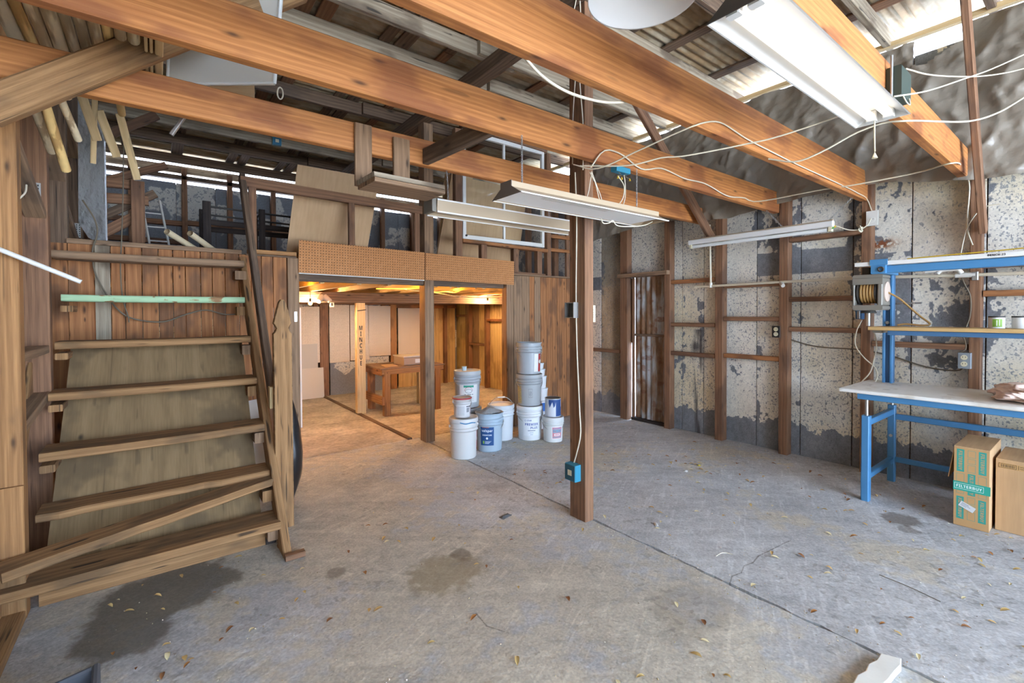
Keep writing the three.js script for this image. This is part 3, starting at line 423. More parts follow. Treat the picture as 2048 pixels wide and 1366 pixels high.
// ------------------------------------------------------------------ staircase
{
  const s = thing('staircase', 'steep open wooden stair with dusty worn treads up to the loft', 'stairs', [0.03, 0, -3.5]);
  const sl = 1.155, tr = (y, z, x0 = -0.5, x1 = 0.55, d = 0.235, m = M.tread, t = 0.045) => bar([x0, y - t / 2, z - d / 2], [x1, y - t / 2, z - d / 2], d, t, m, 'tread', s, { c: 0.007, seg: 8, ragged: 0.004, warp: -0.004 });
  bar([-0.62, 0.148, -2.965 - 0.11], [0.56, 0.148, -2.995 - 0.11], 0.23, 0.045, M.tread, 'tread', s, { c: 0.007, seg: 8, ragged: 0.004 });
  bar([-0.56, 0.285, -2.92], [0.57, 0.352, -3.27], 0.15, 0.045, M.tread, 'tread', s, { c: 0.008, seg: 10, ragged: 0.005, up: [0.05, 1, 0.0] });      // half that slipped down
  bar([-0.5, 0.375, -3.37], [0.56, 0.385, -3.37], 0.2, 0.04, M.tread, 'tread', s, { c: 0.007, seg: 12, ragged: 0.012 });
  tr(0.678, -3.39); tr(0.953, -3.676); tr(1.235, -3.92); tr(1.535, -4.19, -0.5, 0.55, 0.16, M.mint, 0.045); tr(1.83, -4.26, -0.55, 0.56, 0.2, M.plankGrey, 0.05);
  const st = (x, z0, y1) => bar([x, -0.04, z0], [x, y1, z0 - (y1 + 0.04) / sl], 0.045, 0.14, M.tread, 'stringer', s, { c: 0.006 });
  st(0.577, -2.93, 1.86); bar([-0.585, 0.0, -3.0], [-0.585, 1.85, -4.44], 0.02, 0.14, M.tread, 'stringer', s);
  // cleats under the tread ends
  [[0.12, -3.08], [0.30, -3.24], [0.61, -3.5], [0.885, -3.78], [1.165, -4.02], [1.46, -4.27], [1.75, -4.36]].forEach(([y, z], i) => { block(0.5, 0.58, y - 0.07, y, z - 0.08, z + 0.04, i % 2 ? M.tread : M.plankGrey, 'cleat', s); if (i > 1 && i < 6) block(-0.5, -0.44, y - 0.04, y, z - 0.1, z + 0.1, M.tread, 'cleat', s); });
  sheet([-0.47, 0.0, -3.16], [0.02, 1.2, -1.0], [0.97, 0, 0], 0.012, M.ply, 'back_panel', s, 0.9);
  block(-0.47, 0.5, 0.0, 0.1, -3.15, -3.12, M.tread, 'kick_board', s);
  // handrail down to the picket
  bar([0.60, 2.60, -4.66], [0.615, 0.80, -3.47], 0.045, 0.09, M.oldBrown, 'handrail', s, { c: 0.005 });
  block(0.575, 0.625, 0.78, 0.92, -3.42, -3.36, M.newWood, 'rail_block', s);
  block(0.5, 0.56, 0.0, 0.09, -3.2, -3.12, M.darkWood, 'foot_block', s); block(0.555, 0.66, -0.0, 0.03, -2.88, -2.83, M.stud, 'foot_block', s);
  // pointed fence picket used as newel
  const pk = new THREE.Shape(); const hw = 0.051, pts = [[-hw, 0], [hw, 0], [hw, 1.27], [hw - 0.012, 1.285], [hw - 0.02, 1.305], [hw - 0.012, 1.325], [hw - 0.002, 1.34], [hw - 0.006, 1.36], [0.028, 1.43], [0.016, 1.475], [0.006, 1.49], [-0.006, 1.49], [-0.016, 1.475], [-0.028, 1.43], [-hw + 0.006, 1.36], [-hw + 0.002, 1.34], [-hw + 0.012, 1.325], [-hw + 0.02, 1.305], [-hw + 0.012, 1.285], [-hw, 1.27]];
  pk.moveTo(...pts[0]); for (const p of pts.slice(1)) pk.lineTo(...p);
  const pg = new THREE.ExtrudeGeometry(pk, { depth: 0.05, bevelEnabled: true, bevelSize: 0.003, bevelThickness: 0.003, bevelSegments: 1 }); const uv = pg.attributes.uv; for (let i = 0; i < uv.count; i++) uv.setXY(i, uv.getY(i) / 1.25 + 0.3, uv.getX(i) / 0.625 + 0.2);
  mesh(pg, M.tread, [0.645, 0, -3.345], 'newel_picket', s);
}
{ // support post in the middle of the room
  const p = structure('support_post', 'dark square timber post in the middle of the room', 'post', [2.285, 0, -2.21]);
  block(2.247, 2.327, 0, 3.44, -2.287, -2.137, M.stud, 'post', p, { c: 0.005 });
}
// ------------------------------------------------------------------ paint buckets
const plastic = (hex, r = 0.42) => new THREE.MeshPhysicalMaterial({ color: hex, roughness: r, clearcoat: 0.15, clearcoatRoughness: 0.4 });
const bodyProfile = (r, h, ribs) => { const p = [[0, 0], [r * 0.86, 0], [r * 0.89, 0.008]]; p.push([r * 0.95, h * 0.68]); if (ribs) { for (let k = 0; k < ribs; k++) { const y = h * (0.70 + k * 0.075); p.push([r * 0.955, y], [r * 1.03, y + 0.003], [r * 1.03, y + 0.007], [r * 0.96, y + 0.011]); } } p.push([r * 0.97, h * 0.93], [r * 0.97, h - 0.004]); return p.map(([a, b]) => new THREE.Vector2(Math.max(a, 0.0001), b)); };
const lidProfile = (r) => [[0.0001, 0], [r * 0.9, 0], [r * 0.92, 0.012], [r * 1.0, 0.014], [r * 1.03, 0.008], [r * 1.04, -0.02], [r * 1.02, -0.03], [r * 0.99, -0.03]].map(([a, b]) => new THREE.Vector2(a, b)).reverse();
// label that wraps part of the bucket side; yaw is where its middle faces
function wrapLabel(parent, c, r0, r1, y0, y1, yaw, arc, tex) {
  const n = 14, P = [], T = [], I = []; for (let i = 0; i <= n; i++) { const a = yaw + (i / n - 0.5) * arc; for (const [r, y, v] of [[r0, y0, 0], [r1, y1, 1]]) { P.push(Math.sin(a) * r, y, Math.cos(a) * r); T.push(i / n, v); } }
  for (let i = 0; i < n; i++) I.push(2 * i, 2 * i + 2, 2 * i + 3, 2 * i, 2 * i + 3, 2 * i + 1);
  const g = new THREE.BufferGeometry(); g.setAttribute('position', new THREE.Float32BufferAttribute(P, 3)); g.setAttribute('uv', new THREE.Float32BufferAttribute(T, 2)); g.setIndex(I); g.computeVertexNormals();
  return mesh(g, new THREE.MeshStandardMaterial({ map: tex, roughness: 0.6 }), c, 'label', parent);
}
const toCam = (x, z) => Math.atan2(-x, -z);
function bucket(x, y, z, r, h, col, label, { lid = col, ribs = 3, bail = 'down', open = false, art = null, drip = null, name = 'paint_bucket', handleYaw = 0.2, rimCol = null } = {}) {
  const b = thing(name, label, 'bucket', [x, y, z]), m = plastic(col);
  mesh(new THREE.LatheGeometry(bodyProfile(r, h, ribs), 40), m, [x, y, z], 'body', b);
  if (!open) mesh(new THREE.LatheGeometry(lidProfile(r), 40), plastic(lid, 0.5), [x, y + h - 0.008, z], 'lid', b);
  else mesh(new THREE.TorusGeometry(r * 0.985, 0.006, 6, 40), m, [x, y + h - 0.004, z], 'rim', b, [Math.PI / 2, 0, 0]);
  if (rimCol) mesh(new THREE.TorusGeometry(r * 1.02, 0.008, 8, 40), plastic(rimCol), [x, y + h - 0.006, z], 'rim', b, [Math.PI / 2, 0, 0]);
  const yaw = toCam(x, z) + handleYaw, px = Math.cos(yaw), pz = -Math.sin(yaw), hy = y + h * 0.8, R = r * 1.05;      // pivots left and right as seen from the door
  const pts = []; const tilt = bail === 'up' ? 1.45 : -0.75; for (let i = 0; i <= 12; i++) { const a = Math.PI * i / 12, out = Math.sin(a) * r * 1.12, s = Math.cos(a) * R; pts.push([x + px * s + Math.sin(yaw) * Math.cos(tilt) * out, hy + Math.sin(tilt) * out, z + pz * s + Math.cos(yaw) * Math.cos(tilt) * out]); }
  if (bail) { const w = tubeAt(pts, 0.0036, M.zinc, 'bail', b, { per: 2 }); if (bail === 'up') rod(pts[5], pts[7], 0.009, M.pvcWhite, 'grip', w, 8); }
  for (const s of [1, -1]) mesh(new THREE.CylinderGeometry(0.016, 0.016, 0.014, 10), m, [x + px * s * r * 1.0, hy, z + pz * s * r * 1.0], 'ear', b, [0, yaw, Math.PI / 2]);
  if (art) for (const a of art) { const yl = a.y0, yh = a.y1, rr0 = (q) => mix(r * 0.89, r * 0.95, Math.min(1, q / (h * 0.68))) + 0.0018; wrapLabel(b, [x, y, z], rr0(yl), rr0(yh), yl, yh, toCam(x, z) + a.yaw, a.arc, a.tex); }
  return b;
}
const T_star = canvasTex(512, 512, (g, w, h) => { g.fillStyle = '#dfe0e0'; g.fillRect(0, 0, w, h); g.strokeStyle = '#9aa2b0'; g.lineWidth = 3; g.strokeRect(14, 14, w - 28, h - 28); g.fillStyle = '#27428a'; g.font = 'bold 54px sans-serif'; g.textAlign = 'left'; g.fillText('STAR', 130, 90); g.strokeStyle = '#27428a'; g.lineWidth = 6; g.beginPath(); g.ellipse(82, 72, 26, 18, 0, 0, 7); g.stroke(); g.font = 'bold 92px sans-serif'; g.textAlign = 'center'; g.fillText('PREMIER', 258, 210); g.fillText('PLUS', 330, 305); g.fillStyle = '#7f8796'; g.fillRect(150, 340, 220, 22); g.fillStyle = '#7f8fb2'; g.fillRect(200, 404, 112, 12); g.fillRect(215, 455, 84, 12); });
const T_valspar = canvasTex(512, 640, (g, w, h) => { g.fillStyle = '#1f4f86'; g.fillRect(0, 0, w, h); g.fillStyle = '#c2572f'; g.fillRect(70, 0, 260, 20); g.fillStyle = '#eef2f6'; g.font = 'bold 120px sans-serif'; g.textAlign = 'center'; g.fillText('valspar', 256, 165); g.font = 'bold 66px sans-serif'; g.fillText('SIGNATURE', 256, 300); g.beginPath(); g.arc(256, 390, 40, 0, 7); g.fill(); g.fillStyle = '#8fbf4a'; g.fillRect(90, 480, 60, 100); g.fillStyle = '#dfe8f2'; for (let k = 0; k < 4; k++) g.fillRect(175, 490 + k * 26, 240 - k * 30, 10); });
const T_onecoat = canvasTex(512, 512, (g, w, h) => { g.fillStyle = '#e2dede'; g.fillRect(0, 0, w, h); g.fillStyle = '#c9858c'; g.fillRect(40, 30, 432, 450); g.textAlign = 'center'; g.fillStyle = '#7d8fb5'; g.fillRect(90, 62, 330, 26); g.fillStyle = '#5aa7bd'; g.fillRect(60, 120, 392, 120); g.fillStyle = '#c24a58'; g.font = 'bold 82px sans-serif'; g.fillText('ONE COAT', 256, 212, 380); g.fillStyle = '#f0e6e4'; g.fillRect(120, 290, 272, 90); g.fillStyle = '#c77880'; g.fillRect(150, 318, 212, 34); g.fillStyle = '#5aa7bd'; g.fillRect(60, 420, 392, 24); });
const T_grey = canvasTex(512, 512, (g, w, h) => { g.fillStyle = '#d9d8d4'; g.fillRect(0, 0, w, h); g.fillStyle = '#2f8f77'; g.fillRect(120, 18, 280, 60); g.strokeStyle = '#4b4b50'; g.lineWidth = 9; g.beginPath(); g.ellipse(256, 180, 90, 56, 0, 0, 7); g.stroke(); g.strokeStyle = '#b3404a'; g.beginPath(); g.arc(256, 180, 110, Math.PI, 2 * Math.PI); g.stroke(); g.fillStyle = '#77777a'; g.fillRect(130, 270, 60, 22); g.fillRect(215, 270, 110, 22); g.fillRect(345, 270, 40, 22); g.fillStyle = '#b8b6b2'; for (let k = 0; k < 5; k++) g.fillRect(110, 340 + k * 30, 290, 12); });
const T_redround = canvasTex(256, 512, (g, w, h) => { g.fillStyle = '#dcdad6'; g.fillRect(0, 0, w, h); g.fillStyle = '#a8362f'; g.fillRect(140, 0, 116, h); g.fillStyle = '#e4ded2'; g.beginPath(); g.arc(215, 230, 56, 0, 7); g.fill(); g.strokeStyle = '#3b6b4a'; g.lineWidth = 10; g.stroke(); });
const T_small = canvasTex(512, 512, (g, w, h) => { g.fillStyle = '#d2d1d0'; g.fillRect(0, 0, w, h); g.fillStyle = '#a9acb0'; for (let k = 0; k < 11; k++) g.fillRect(40, 60 + k * 38, 200, 16); g.fillStyle = '#3b3e46'; g.fillRect(290, 50, 200, 44); g.fillStyle = '#8b8d91'; g.fillRect(300, 130, 90, 200); for (let k = 0; k < 7; k++) { g.fillStyle = k % 2 ? '#34363c' : '#a4434b'; g.fillRect(430, 120 + k * 46, 70, 24); } });
const T_warn = canvasTex(256, 256, (g, w, h) => { g.fillStyle = '#a3a4a2'; g.fillRect(0, 0, w, h); g.strokeStyle = '#5d6062'; g.lineWidth = 7; g.strokeRect(40, 20, 176, 216); g.beginPath(); g.arc(128, 140, 60, 0, 7); g.stroke(); g.beginPath(); g.moveTo(86, 182); g.lineTo(170, 98); g.stroke(); g.strokeRect(106, 112, 44, 56); });
const T_can = canvasTex(512, 512, (g, w, h) => { g.fillStyle = '#c9ccd0'; g.fillRect(0, 0, w, h); g.fillStyle = '#24477f'; g.fillRect(270, 0, 242, h); g.beginPath(); g.moveTo(120, 0); for (let k = 0; k <= 10; k++) g.lineTo(120 + k * 26, 120 + 90 * Math.sin(k * 1.9) + (k % 3) * 40); g.lineTo(400, 0); g.fill(); g.fillStyle = '#dfe4ea'; g.fillRect(420, 40, 60, 200); g.fillStyle = '#8fb84a'; g.fillRect(430, 330, 50, 90); });
bucket(2.36, 0, -3.87, 0.138, 0.385, 0xd6d6d2, 'big white bucket in front with a blue drip, carrying the red-rimmed pail', { ribs: 2, art: [{ y0: 0.08, y1: 0.26, yaw: 1.25, arc: 0.42, tex: T_redround }], bail: null });
tag(tubeAt([[2.26, 0.362, -3.77], [2.3, 0.35, -3.735], [2.36, 0.356, -3.725], [2.41, 0.348, -3.737]], 0.005, plain(0x3f86b4, 0.4), 'paint_drip', scene), 'blue paint drip on the rim of the big white bucket', 'paint');
bucket(2.345, 0.393, -3.87, 0.088, 0.19, 0xc9c8c6, 'small grey pail with a red rim standing on the big white bucket', { ribs: 1, lid: 0xb9b3ae, rimCol: 0xb23c3a, bail: 'down', name: 'paint_pail', art: [{ y0: 0.015, y1: 0.125, yaw: 0.35, arc: 2.2, tex: T_small }] });
bucket(2.66, 0, -4.27, 0.145, 0.385, 0x8f9599, 'dark grey bucket at the bottom of the back stack by the loft post', { ribs: 3 });
bucket(2.655, 0.394, -4.27, 0.142, 0.385, 0xa6abae, 'grey bucket with a green-topped label and a cup on its lid', { lid: 0xb2b4b2, ribs: 3, art: [{ y0: 0.06, y1: 0.25, yaw: 0.1, arc: 1.5, tex: T_grey }] });
tag(mesh(new THREE.CylinderGeometry(0.028, 0.024, 0.045, 16), plain(0xb6cdd6, 0.5), [2.61, 0.394 + 0.385 + 0.027, -4.26], 'paper_cup', scene), 'small pale blue cup standing on a bucket lid', 'cup');
bucket(2.70, 0, -3.92, 0.142, 0.385, 0xa9bcc9, 'open pale blue bucket with a blue label and a rag on top', { ribs: 3, open: true, art: [{ y0: 0.07, y1: 0.255, yaw: -0.18, arc: 1.05, tex: T_valspar }] });
bucket(3.03, 0, -4.17, 0.146, 0.385, 0xcfd3d4, 'plain white bucket with its wire handle standing up', { ribs: 3, bail: 'up', lid: 0xc9cccb });
bucket(3.29, 0, -3.98, 0.142, 0.372, 0xd7d8d6, 'white bucket lettered PREMIER PLUS under two grey ones', { ribs: 3, art: [{ y0: 0.05, y1: 0.255, yaw: 0.15, arc: 1.5, tex: T_star }] });
bucket(3.285, 0.38, -3.98, 0.142, 0.34, 0x9fa2a2, 'cloudy grey bucket in the middle of the tall stack', { ribs: 3, art: [{ y0: 0.09, y1: 0.2, yaw: 0.1, arc: 0.45, tex: T_warn }, { y0: 0.03, y1: 0.22, yaw: -0.95, arc: 0.5, tex: canvasTex(128, 256, (g, w, h) => { g.fillStyle = '#b9ac78'; g.fillRect(0, 0, w, h); g.fillStyle = '#a39a78'; for (let k = 0; k < 9; k++) g.fillRect(12 + (k % 3) * 30, 10 + k * 27, 70, 9); }) }] });
bucket(3.28, 0.728, -3.98, 0.142, 0.345, 0xa3a8aa, 'open grey bucket on top of the tall stack with a red-edged label', { ribs: 3, open: true, art: [{ y0: 0.03, y1: 0.225, yaw: 0.85, arc: 0.8, tex: T_redround }] });
bucket(3.43, 0, -3.75, 0.115, 0.265, 0xd4d5d0, 'short white bucket with a pink and blue label', { ribs: 2, art: [{ y0: 0.04, y1: 0.175, yaw: 0.45, arc: 1.2, tex: T_onecoat }] });
{
  const c = thing('paint_can', 'white paint can splashed dark blue on the short white bucket', 'can', [3.425, 0.275, -3.745]);
  mesh(new THREE.CylinderGeometry(0.086, 0.086, 0.195, 36), plain(0xb9bdc2, 0.4), [3.425, 0.275 + 0.0975, -3.745], 'body', c);
  wrapLabel(c, [3.425, 0.275, -3.745], 0.0868, 0.0868, 0.008, 0.186, toCam(3.425, -3.745) + 0.3, 3.2, T_can);
  mesh(new THREE.TorusGeometry(0.084, 0.005, 6, 36), M.zinc, [3.425, 0.47, -3.745], 'rim', c, [Math.PI / 2, 0, 0]); mesh(new THREE.CylinderGeometry(0.076, 0.076, 0.006, 30), M.darkSteel, [3.425, 0.469, -3.745], 'lid', c);
}
// crumpled rag on the blue bucket
function crumple(w, d, h, seed, n = 22) { const g = new THREE.PlaneGeometry(w, d, n, n); g.rotateX(-Math.PI / 2); const p = g.attributes.position; for (let i = 0; i < p.count; i++) { const x = p.getX(i) / w, z = p.getZ(i) / d, e = Math.max(0, 1 - 4 * (x * x + z * z)); const q = fb(x * 4, z * 4, 3, seed), s = Math.abs(fb(x * 7, z * 7, 2, seed + 5) - 0.5) * 2; p.setY(i, h * (0.15 + e * (0.55 + 0.6 * q) - 0.5 * s * e)); p.setX(i, p.getX(i) * (0.86 + 0.3 * q)); p.setZ(i, p.getZ(i) * (0.86 + 0.3 * s)); } g.computeVertexNormals(); return g; }
tag(mesh(crumple(0.24, 0.2, 0.06, 301), rough(0x9c9c9a, 0.95, 0.002), [2.70, 0.375, -3.92], 'rag', scene), 'crumpled grey rag in the open pale blue bucket', 'rag');
{ // stack of white tubs behind the tall bucket stack
  let y = 0.0; const specs = [[0.095, 0.33, 0xd4d7da, 'white carton with a blue band at the foot of the tub stack', 'box'], [0.075, 0.15, 0xdadad8, 'white tub, lowest of the little stack by the planks', 'tub'], [0.07, 0.15, 0xdcdcda, 'white tub in the middle of the little stack', 'tub'], [0.064, 0.085, 0xdededc, 'white tub on top of the little stack', 'tub'], [0.058, 0.075, 0xe0e0dc, 'small white cup crowning the tub stack', 'tub']];
  specs.forEach(([r, h, c, label, cat], i) => {
    const x = 3.76 - i * 0.014, z = -4.3;
    if (i === 0) { const b = thing('carton', label, cat, [x, 0, z]); block(x - r, x + r, 0, h, z - r, z + r, plain(c, 0.7), 'body', b); block(x - r - 0.002, x + r + 0.002, 0.21, 0.31, z - r - 0.002, z + r + 0.002, plain(0x2a62ae, 0.6), 'band', b, { c: 0 }); }
    else { const b = thing('white_tub', label, cat, [x, y, z], 'white tubs by the planks'); mesh(new THREE.CylinderGeometry(r, r * 0.88, h - 0.016, 28), plastic(c), [x, y + (h - 0.016) / 2, z], 'body', b); mesh(new THREE.CylinderGeometry(r * 1.06, r * 1.06, 0.015, 28), plastic(0xd3d6d6), [x, y + h - 0.0085, z], 'lid', b); }
    y += h;
  });
}
// ------------------------------------------------------------------ blue workbench
const shopText = (txt, size, depth = 0.0012) => { const g = new TextGeometry(txt, { font: FONT, size, depth, curveSegments: 3 }); g.computeBoundingBox(); g.translate(-(g.boundingBox.max.x + g.boundingBox.min.x) / 2, -(g.boundingBox.max.y + g.boundingBox.min.y) / 2, 0); return g; };
{
  const b = thing('workbench', 'blue steel workbench with a white top and two overhead shelves', 'workbench', [4.45, 0, -0.4]);
  const z1 = 0.62;
  const topMat = new THREE.MeshStandardMaterial({ roughness: 0.5, map: makeTex(1024, 512, (u, v, o) => { const g = fbm(u * 40, v * 20, 3, 40, 20, 401), s = 0.7 * sst(0.55, 0.7, fbm(u * 9, v * 4, 5, 9, 4, 403)), k = sst(0.72, 0.76, fbm(u * 30, v * 14, 3, 30, 14, 405)); o[0] = mix(mix(236, 196, s * 0.8), 96, k * 0.25) + 10 * g; o[1] = mix(mix(232, 184, s * 0.8), 78, k * 0.25) + 10 * g; o[2] = mix(mix(222, 164, s * 0.8), 62, k * 0.25) + 10 * g; }) });
  bar([4.425, 0.812, -1.265], [4.425, 0.812, z1], 0.71, 0.026, topMat, 'bench_top', b, { c: 0.006, us: 2, vs: 1 });
  for (const z of [-1.12, 0.45]) {
    for (const [x0, x1] of [[4.13, 4.19], [4.78, 4.83]]) block(x0, x1, 0, 0.63, z - 0.025, z + 0.025, M.blueSteel, 'leg', b, { c: 0.006 });
    block(4.19, 4.78, 0.555, 0.60, z - 0.02, z + 0.02, M.blueSteel, 'end_rail', b, { c: 0.005 }); block(4.19, 4.78, 0.155, 0.20, z - 0.02, z + 0.02, M.blueSteel, 'end_rail', b, { c: 0.005 });
    rod([4.165, 0.62, z], [4.165, 0.785, z], 0.011, M.zinc, 'height_screw', b); mesh(new THREE.CylinderGeometry(0.018, 0.018, 0.02, 12), M.zinc, [4.165, 0.788, z], 'foot_cap', b);
    rod([4.805, 0.62, z], [4.805, 0.785, z], 0.011, M.zinc, 'height_screw', b);
    block(4.68, 4.74, 0.76, 1.70, z - 0.03, z + 0.03, M.blueDark, 'upright_web', b, { c: 0.003 });
    for (const s of [-1, 1]) block(4.655, 4.685, 0.765, 1.70, z + s * 0.024 - 0.008, z + s * 0.024 + 0.008, M.blueSteel, 'upright_flange', b, { c: 0.002 });
    for (const y of [0.79, 1.31]) mesh(new THREE.CylinderGeometry(0.012, 0.012, 0.012, 10), M.zinc, [4.652, y, z], 'bolt', b, [0, 0, Math.PI / 2]);
    for (const y of [0.7 - 0.12, 0.38]) mesh(new THREE.CylinderGeometry(0.012, 0.012, 0.01, 10), M.zinc, [4.776, y, z], 'bolt', b, [0, 0, Math.PI / 2]);
  }
  block(4.10, 4.14, 0.755, 0.797, -1.16, z1, M.blueSteel, 'apron', b, { c: 0.004 }); block(4.72, 4.76, 0.755, 0.797, -1.2, z1, M.blueSteel, 'apron', b, { c: 0.004 });
  block(4.785, 4.82, 0.515, 0.56, -1.095, z1 - 0.1, M.blueSteel, 'rear_rail', b, { c: 0.004 }); block(4.785, 4.82, 0.165, 0.205, -1.095, z1 - 0.1, M.blueSteel, 'rear_rail', b, { c: 0.004 });
  // middle shelf
  const shelfWood = woodMat(woodTex(407, [184, 148, 92], [214, 178, 120], { rings: 3, stains: 0.3, knots: 0, crack: 0 }), 0.6, 0.0004);
  bar([4.5, 1.27, -1.165], [4.5, 1.27, z1], 0.31, 0.026, shelfWood, 'shelf', b, { c: 0.003 }); block(4.37, 4.41, 1.222, 1.256, -1.05, z1, M.blueDark, 'shelf_beam', b, { c: 0.003 });
  for (const z of [-1.12, 0.45]) block(4.4, 4.69, 1.235, 1.256, z - 0.03, z + 0.03, M.greySteel, 'shelf_bracket', b, { c: 0.003 });
  // overhead beam carrying a long white board
  block(4.44, 4.5, 1.695, 1.752, -1.14, z1, M.blueSteel, 'light_beam', b, { c: 0.004 });
  for (const z of [-1.12, 0.45]) { block(4.4, 4.75, 1.69, 1.76, z - 0.045, z + 0.045, M.blueSteel, 'beam_bracket', b, { c: 0.005 }); block(4.392, 4.4, 1.755, 1.80, z - 0.05, z + 0.06, M.blueSteel, 'hanger_plate', b, { c: 0.002 }); mesh(new THREE.TorusGeometry(0.016, 0.006, 6, 14), M.darkSteel, [4.394, 1.722, z + 0.02], 'clamp', b, [0, Math.PI / 2, 0]); }
  block(4.40, 4.47, 1.754, 1.785, -1.27, z1, M.whitePaint, 'white_rail', b, { c: 0.003 });
  const tx = shopText('BENCH 23', 0.013); mesh(tx, M.black, [4.3995, 1.771, -0.487], 'lettering', b, [0, -Math.PI / 2, 0]);
}
tag(tubeAt([[4.42, 1.789, -0.95], [4.43, 1.795, -0.75], [4.45, 1.802, -0.5], [4.43, 1.806, -0.2], [4.44, 1.79, 0.1]], 0.004, M.yellow, 'yellow_cord', scene), 'thin yellow cord lying along the overhead white rail', 'cord');
{ // two cans on the shelf
  const mk = (x, z, label, green) => { const c = thing('small_can', label, 'can', [x, 1.284, z]); mesh(new THREE.CylinderGeometry(0.04, 0.04, 0.072, 28), plain(0xd5d5d0, 0.5), [x, 1.284 + 0.036, z], 'body', c); mesh(new THREE.CylinderGeometry(0.041, 0.041, 0.01, 28), M.darkSteel, [x, 1.284 + 0.077, z], 'lid', c); if (green) wrapLabel(c, [x, 1.284, z], 0.0405, 0.0405, 0.01, 0.062, toCam(x, z) + 0.1, 1.2, canvasTex(128, 128, (g) => { g.fillStyle = '#7fa43c'; g.fillRect(0, 0, 128, 128); g.fillStyle = '#d8dccb'; g.fillRect(50, 20, 12, 90); g.fillRect(85, 10, 8, 100); })); };
  mk(4.47, -0.49, 'small white can with a green label on the bench shelf', true); mk(4.5, -0.385, 'plain white can on the bench shelf', false);
}
function crumpledBag() { const g = new THREE.SphereGeometry(1, 64, 40), p = g.attributes.position, rd = (q) => 1 - Math.abs(2 * q - 1); for (let i = 0; i < p.count; i++) { const x = p.getX(i), y = p.getY(i), z = p.getZ(i), a = fb(x * 2.2 + y, z * 2.2 - y * 0.7, 3, 321), b = rd(fb(x * 4 + y * 2, z * 4 - y * 3, 3, 327)), c = rd(fb(x * 9 - y * 3, z * 9 + y * 5, 2, 331)), q = 0.72 + 0.5 * (a - 0.5) + 0.22 * b * b + 0.08 * c; p.setXYZ(i, x * q * 0.3, Math.max(-0.036, y * q * 0.075 * (y > 0 ? 1 : 0.6)), z * q * 0.2); } g.computeVertexNormals(); return g; }
tag(mesh(crumpledBag(), new THREE.MeshPhysicalMaterial({ color: 0xf3d4c2, roughness: 0.4, clearcoat: 0.2 }), [4.42, 0.8635, -0.33], 'plastic_bag', scene), 'crumpled salmon plastic bag on the bench top', 'bag');
{ // hose reel hung from the overhead beam
  const h = thing('hose_reel', 'grey steel hose reel hanging beside the workbench', 'hose reel', [4.54, 1.41, -1.2]);
  const x0 = 4.44, x1 = 4.64, xm = 4.54, z0 = -1.295, z1 = -1.10, yc = 1.555;
  block(x0, x1, 1.66, 1.69, z0, z1, M.greySteel, 'top_plate', h, { c: 0.008 }); block(x0, x1, 1.41, 1.45, z0, z1, M.greySteel, 'bottom_plate', h, { c: 0.01 });
  block(x0, x1, 1.45, 1.66, z1 - 0.035, z1, M.greySteel, 'side_plate', h, { c: 0.008 }); block(x0, x1, 1.45, 1.66, z0, z0 + 0.014, M.greySteel, 'side_plate', h, { c: 0.004 });
  block(x0 - 0.004, x0 + 0.012, 1.612, 1.665, z0, z1, M.greySteel, 'front_lip', h, { c: 0.004 });
  for (const z of [z0 + 0.03, z1 - 0.05]) mesh(new THREE.CylinderGeometry(0.095, 0.095, 0.012, 32), M.darkSteel, [xm, yc, z], 'drum_flange', h, [Math.PI / 2, 0, 0]);
  const hose = plain(0xa07a44, 0.6); for (let k = 0; k < 5; k++) mesh(new THREE.TorusGeometry(0.082, 0.0105, 8, 28), hose, [xm, yc, z0 + 0.049 + k * 0.0205], 'hose_turn', h);
  mesh(new THREE.CylinderGeometry(0.078, 0.078, 0.008, 26), rough(0xc9b4a2, 0.7), [xm, yc, z1 + 0.004], 'label_disc', h, [Math.PI / 2, 0, 0]);
  block(4.50, 4.56, 1.69, 1.752, -1.25, -1.2, M.darkSteel, 'hanger', h); mesh(new THREE.CylinderGeometry(0.045, 0.055, 0.022, 20), M.darkSteel, [xm, 1.398, -1.215], 'swivel', h); rod([xm, 1.284, -1.215], [xm, 1.39, -1.215], 0.014, M.zinc, 'outlet_pipe', h);
  tubeAt([[4.56, 1.55, -1.095], [4.58, 1.5, -1.03], [4.6, 1.43, -0.97], [4.62, 1.36, -0.91], [4.62, 1.3, -0.855], [4.6, 1.293, -0.9], [4.58, 1.302, -0.99], [4.56, 1.294, -1.035]], 0.0075, hose, 'hose_end', h);
}
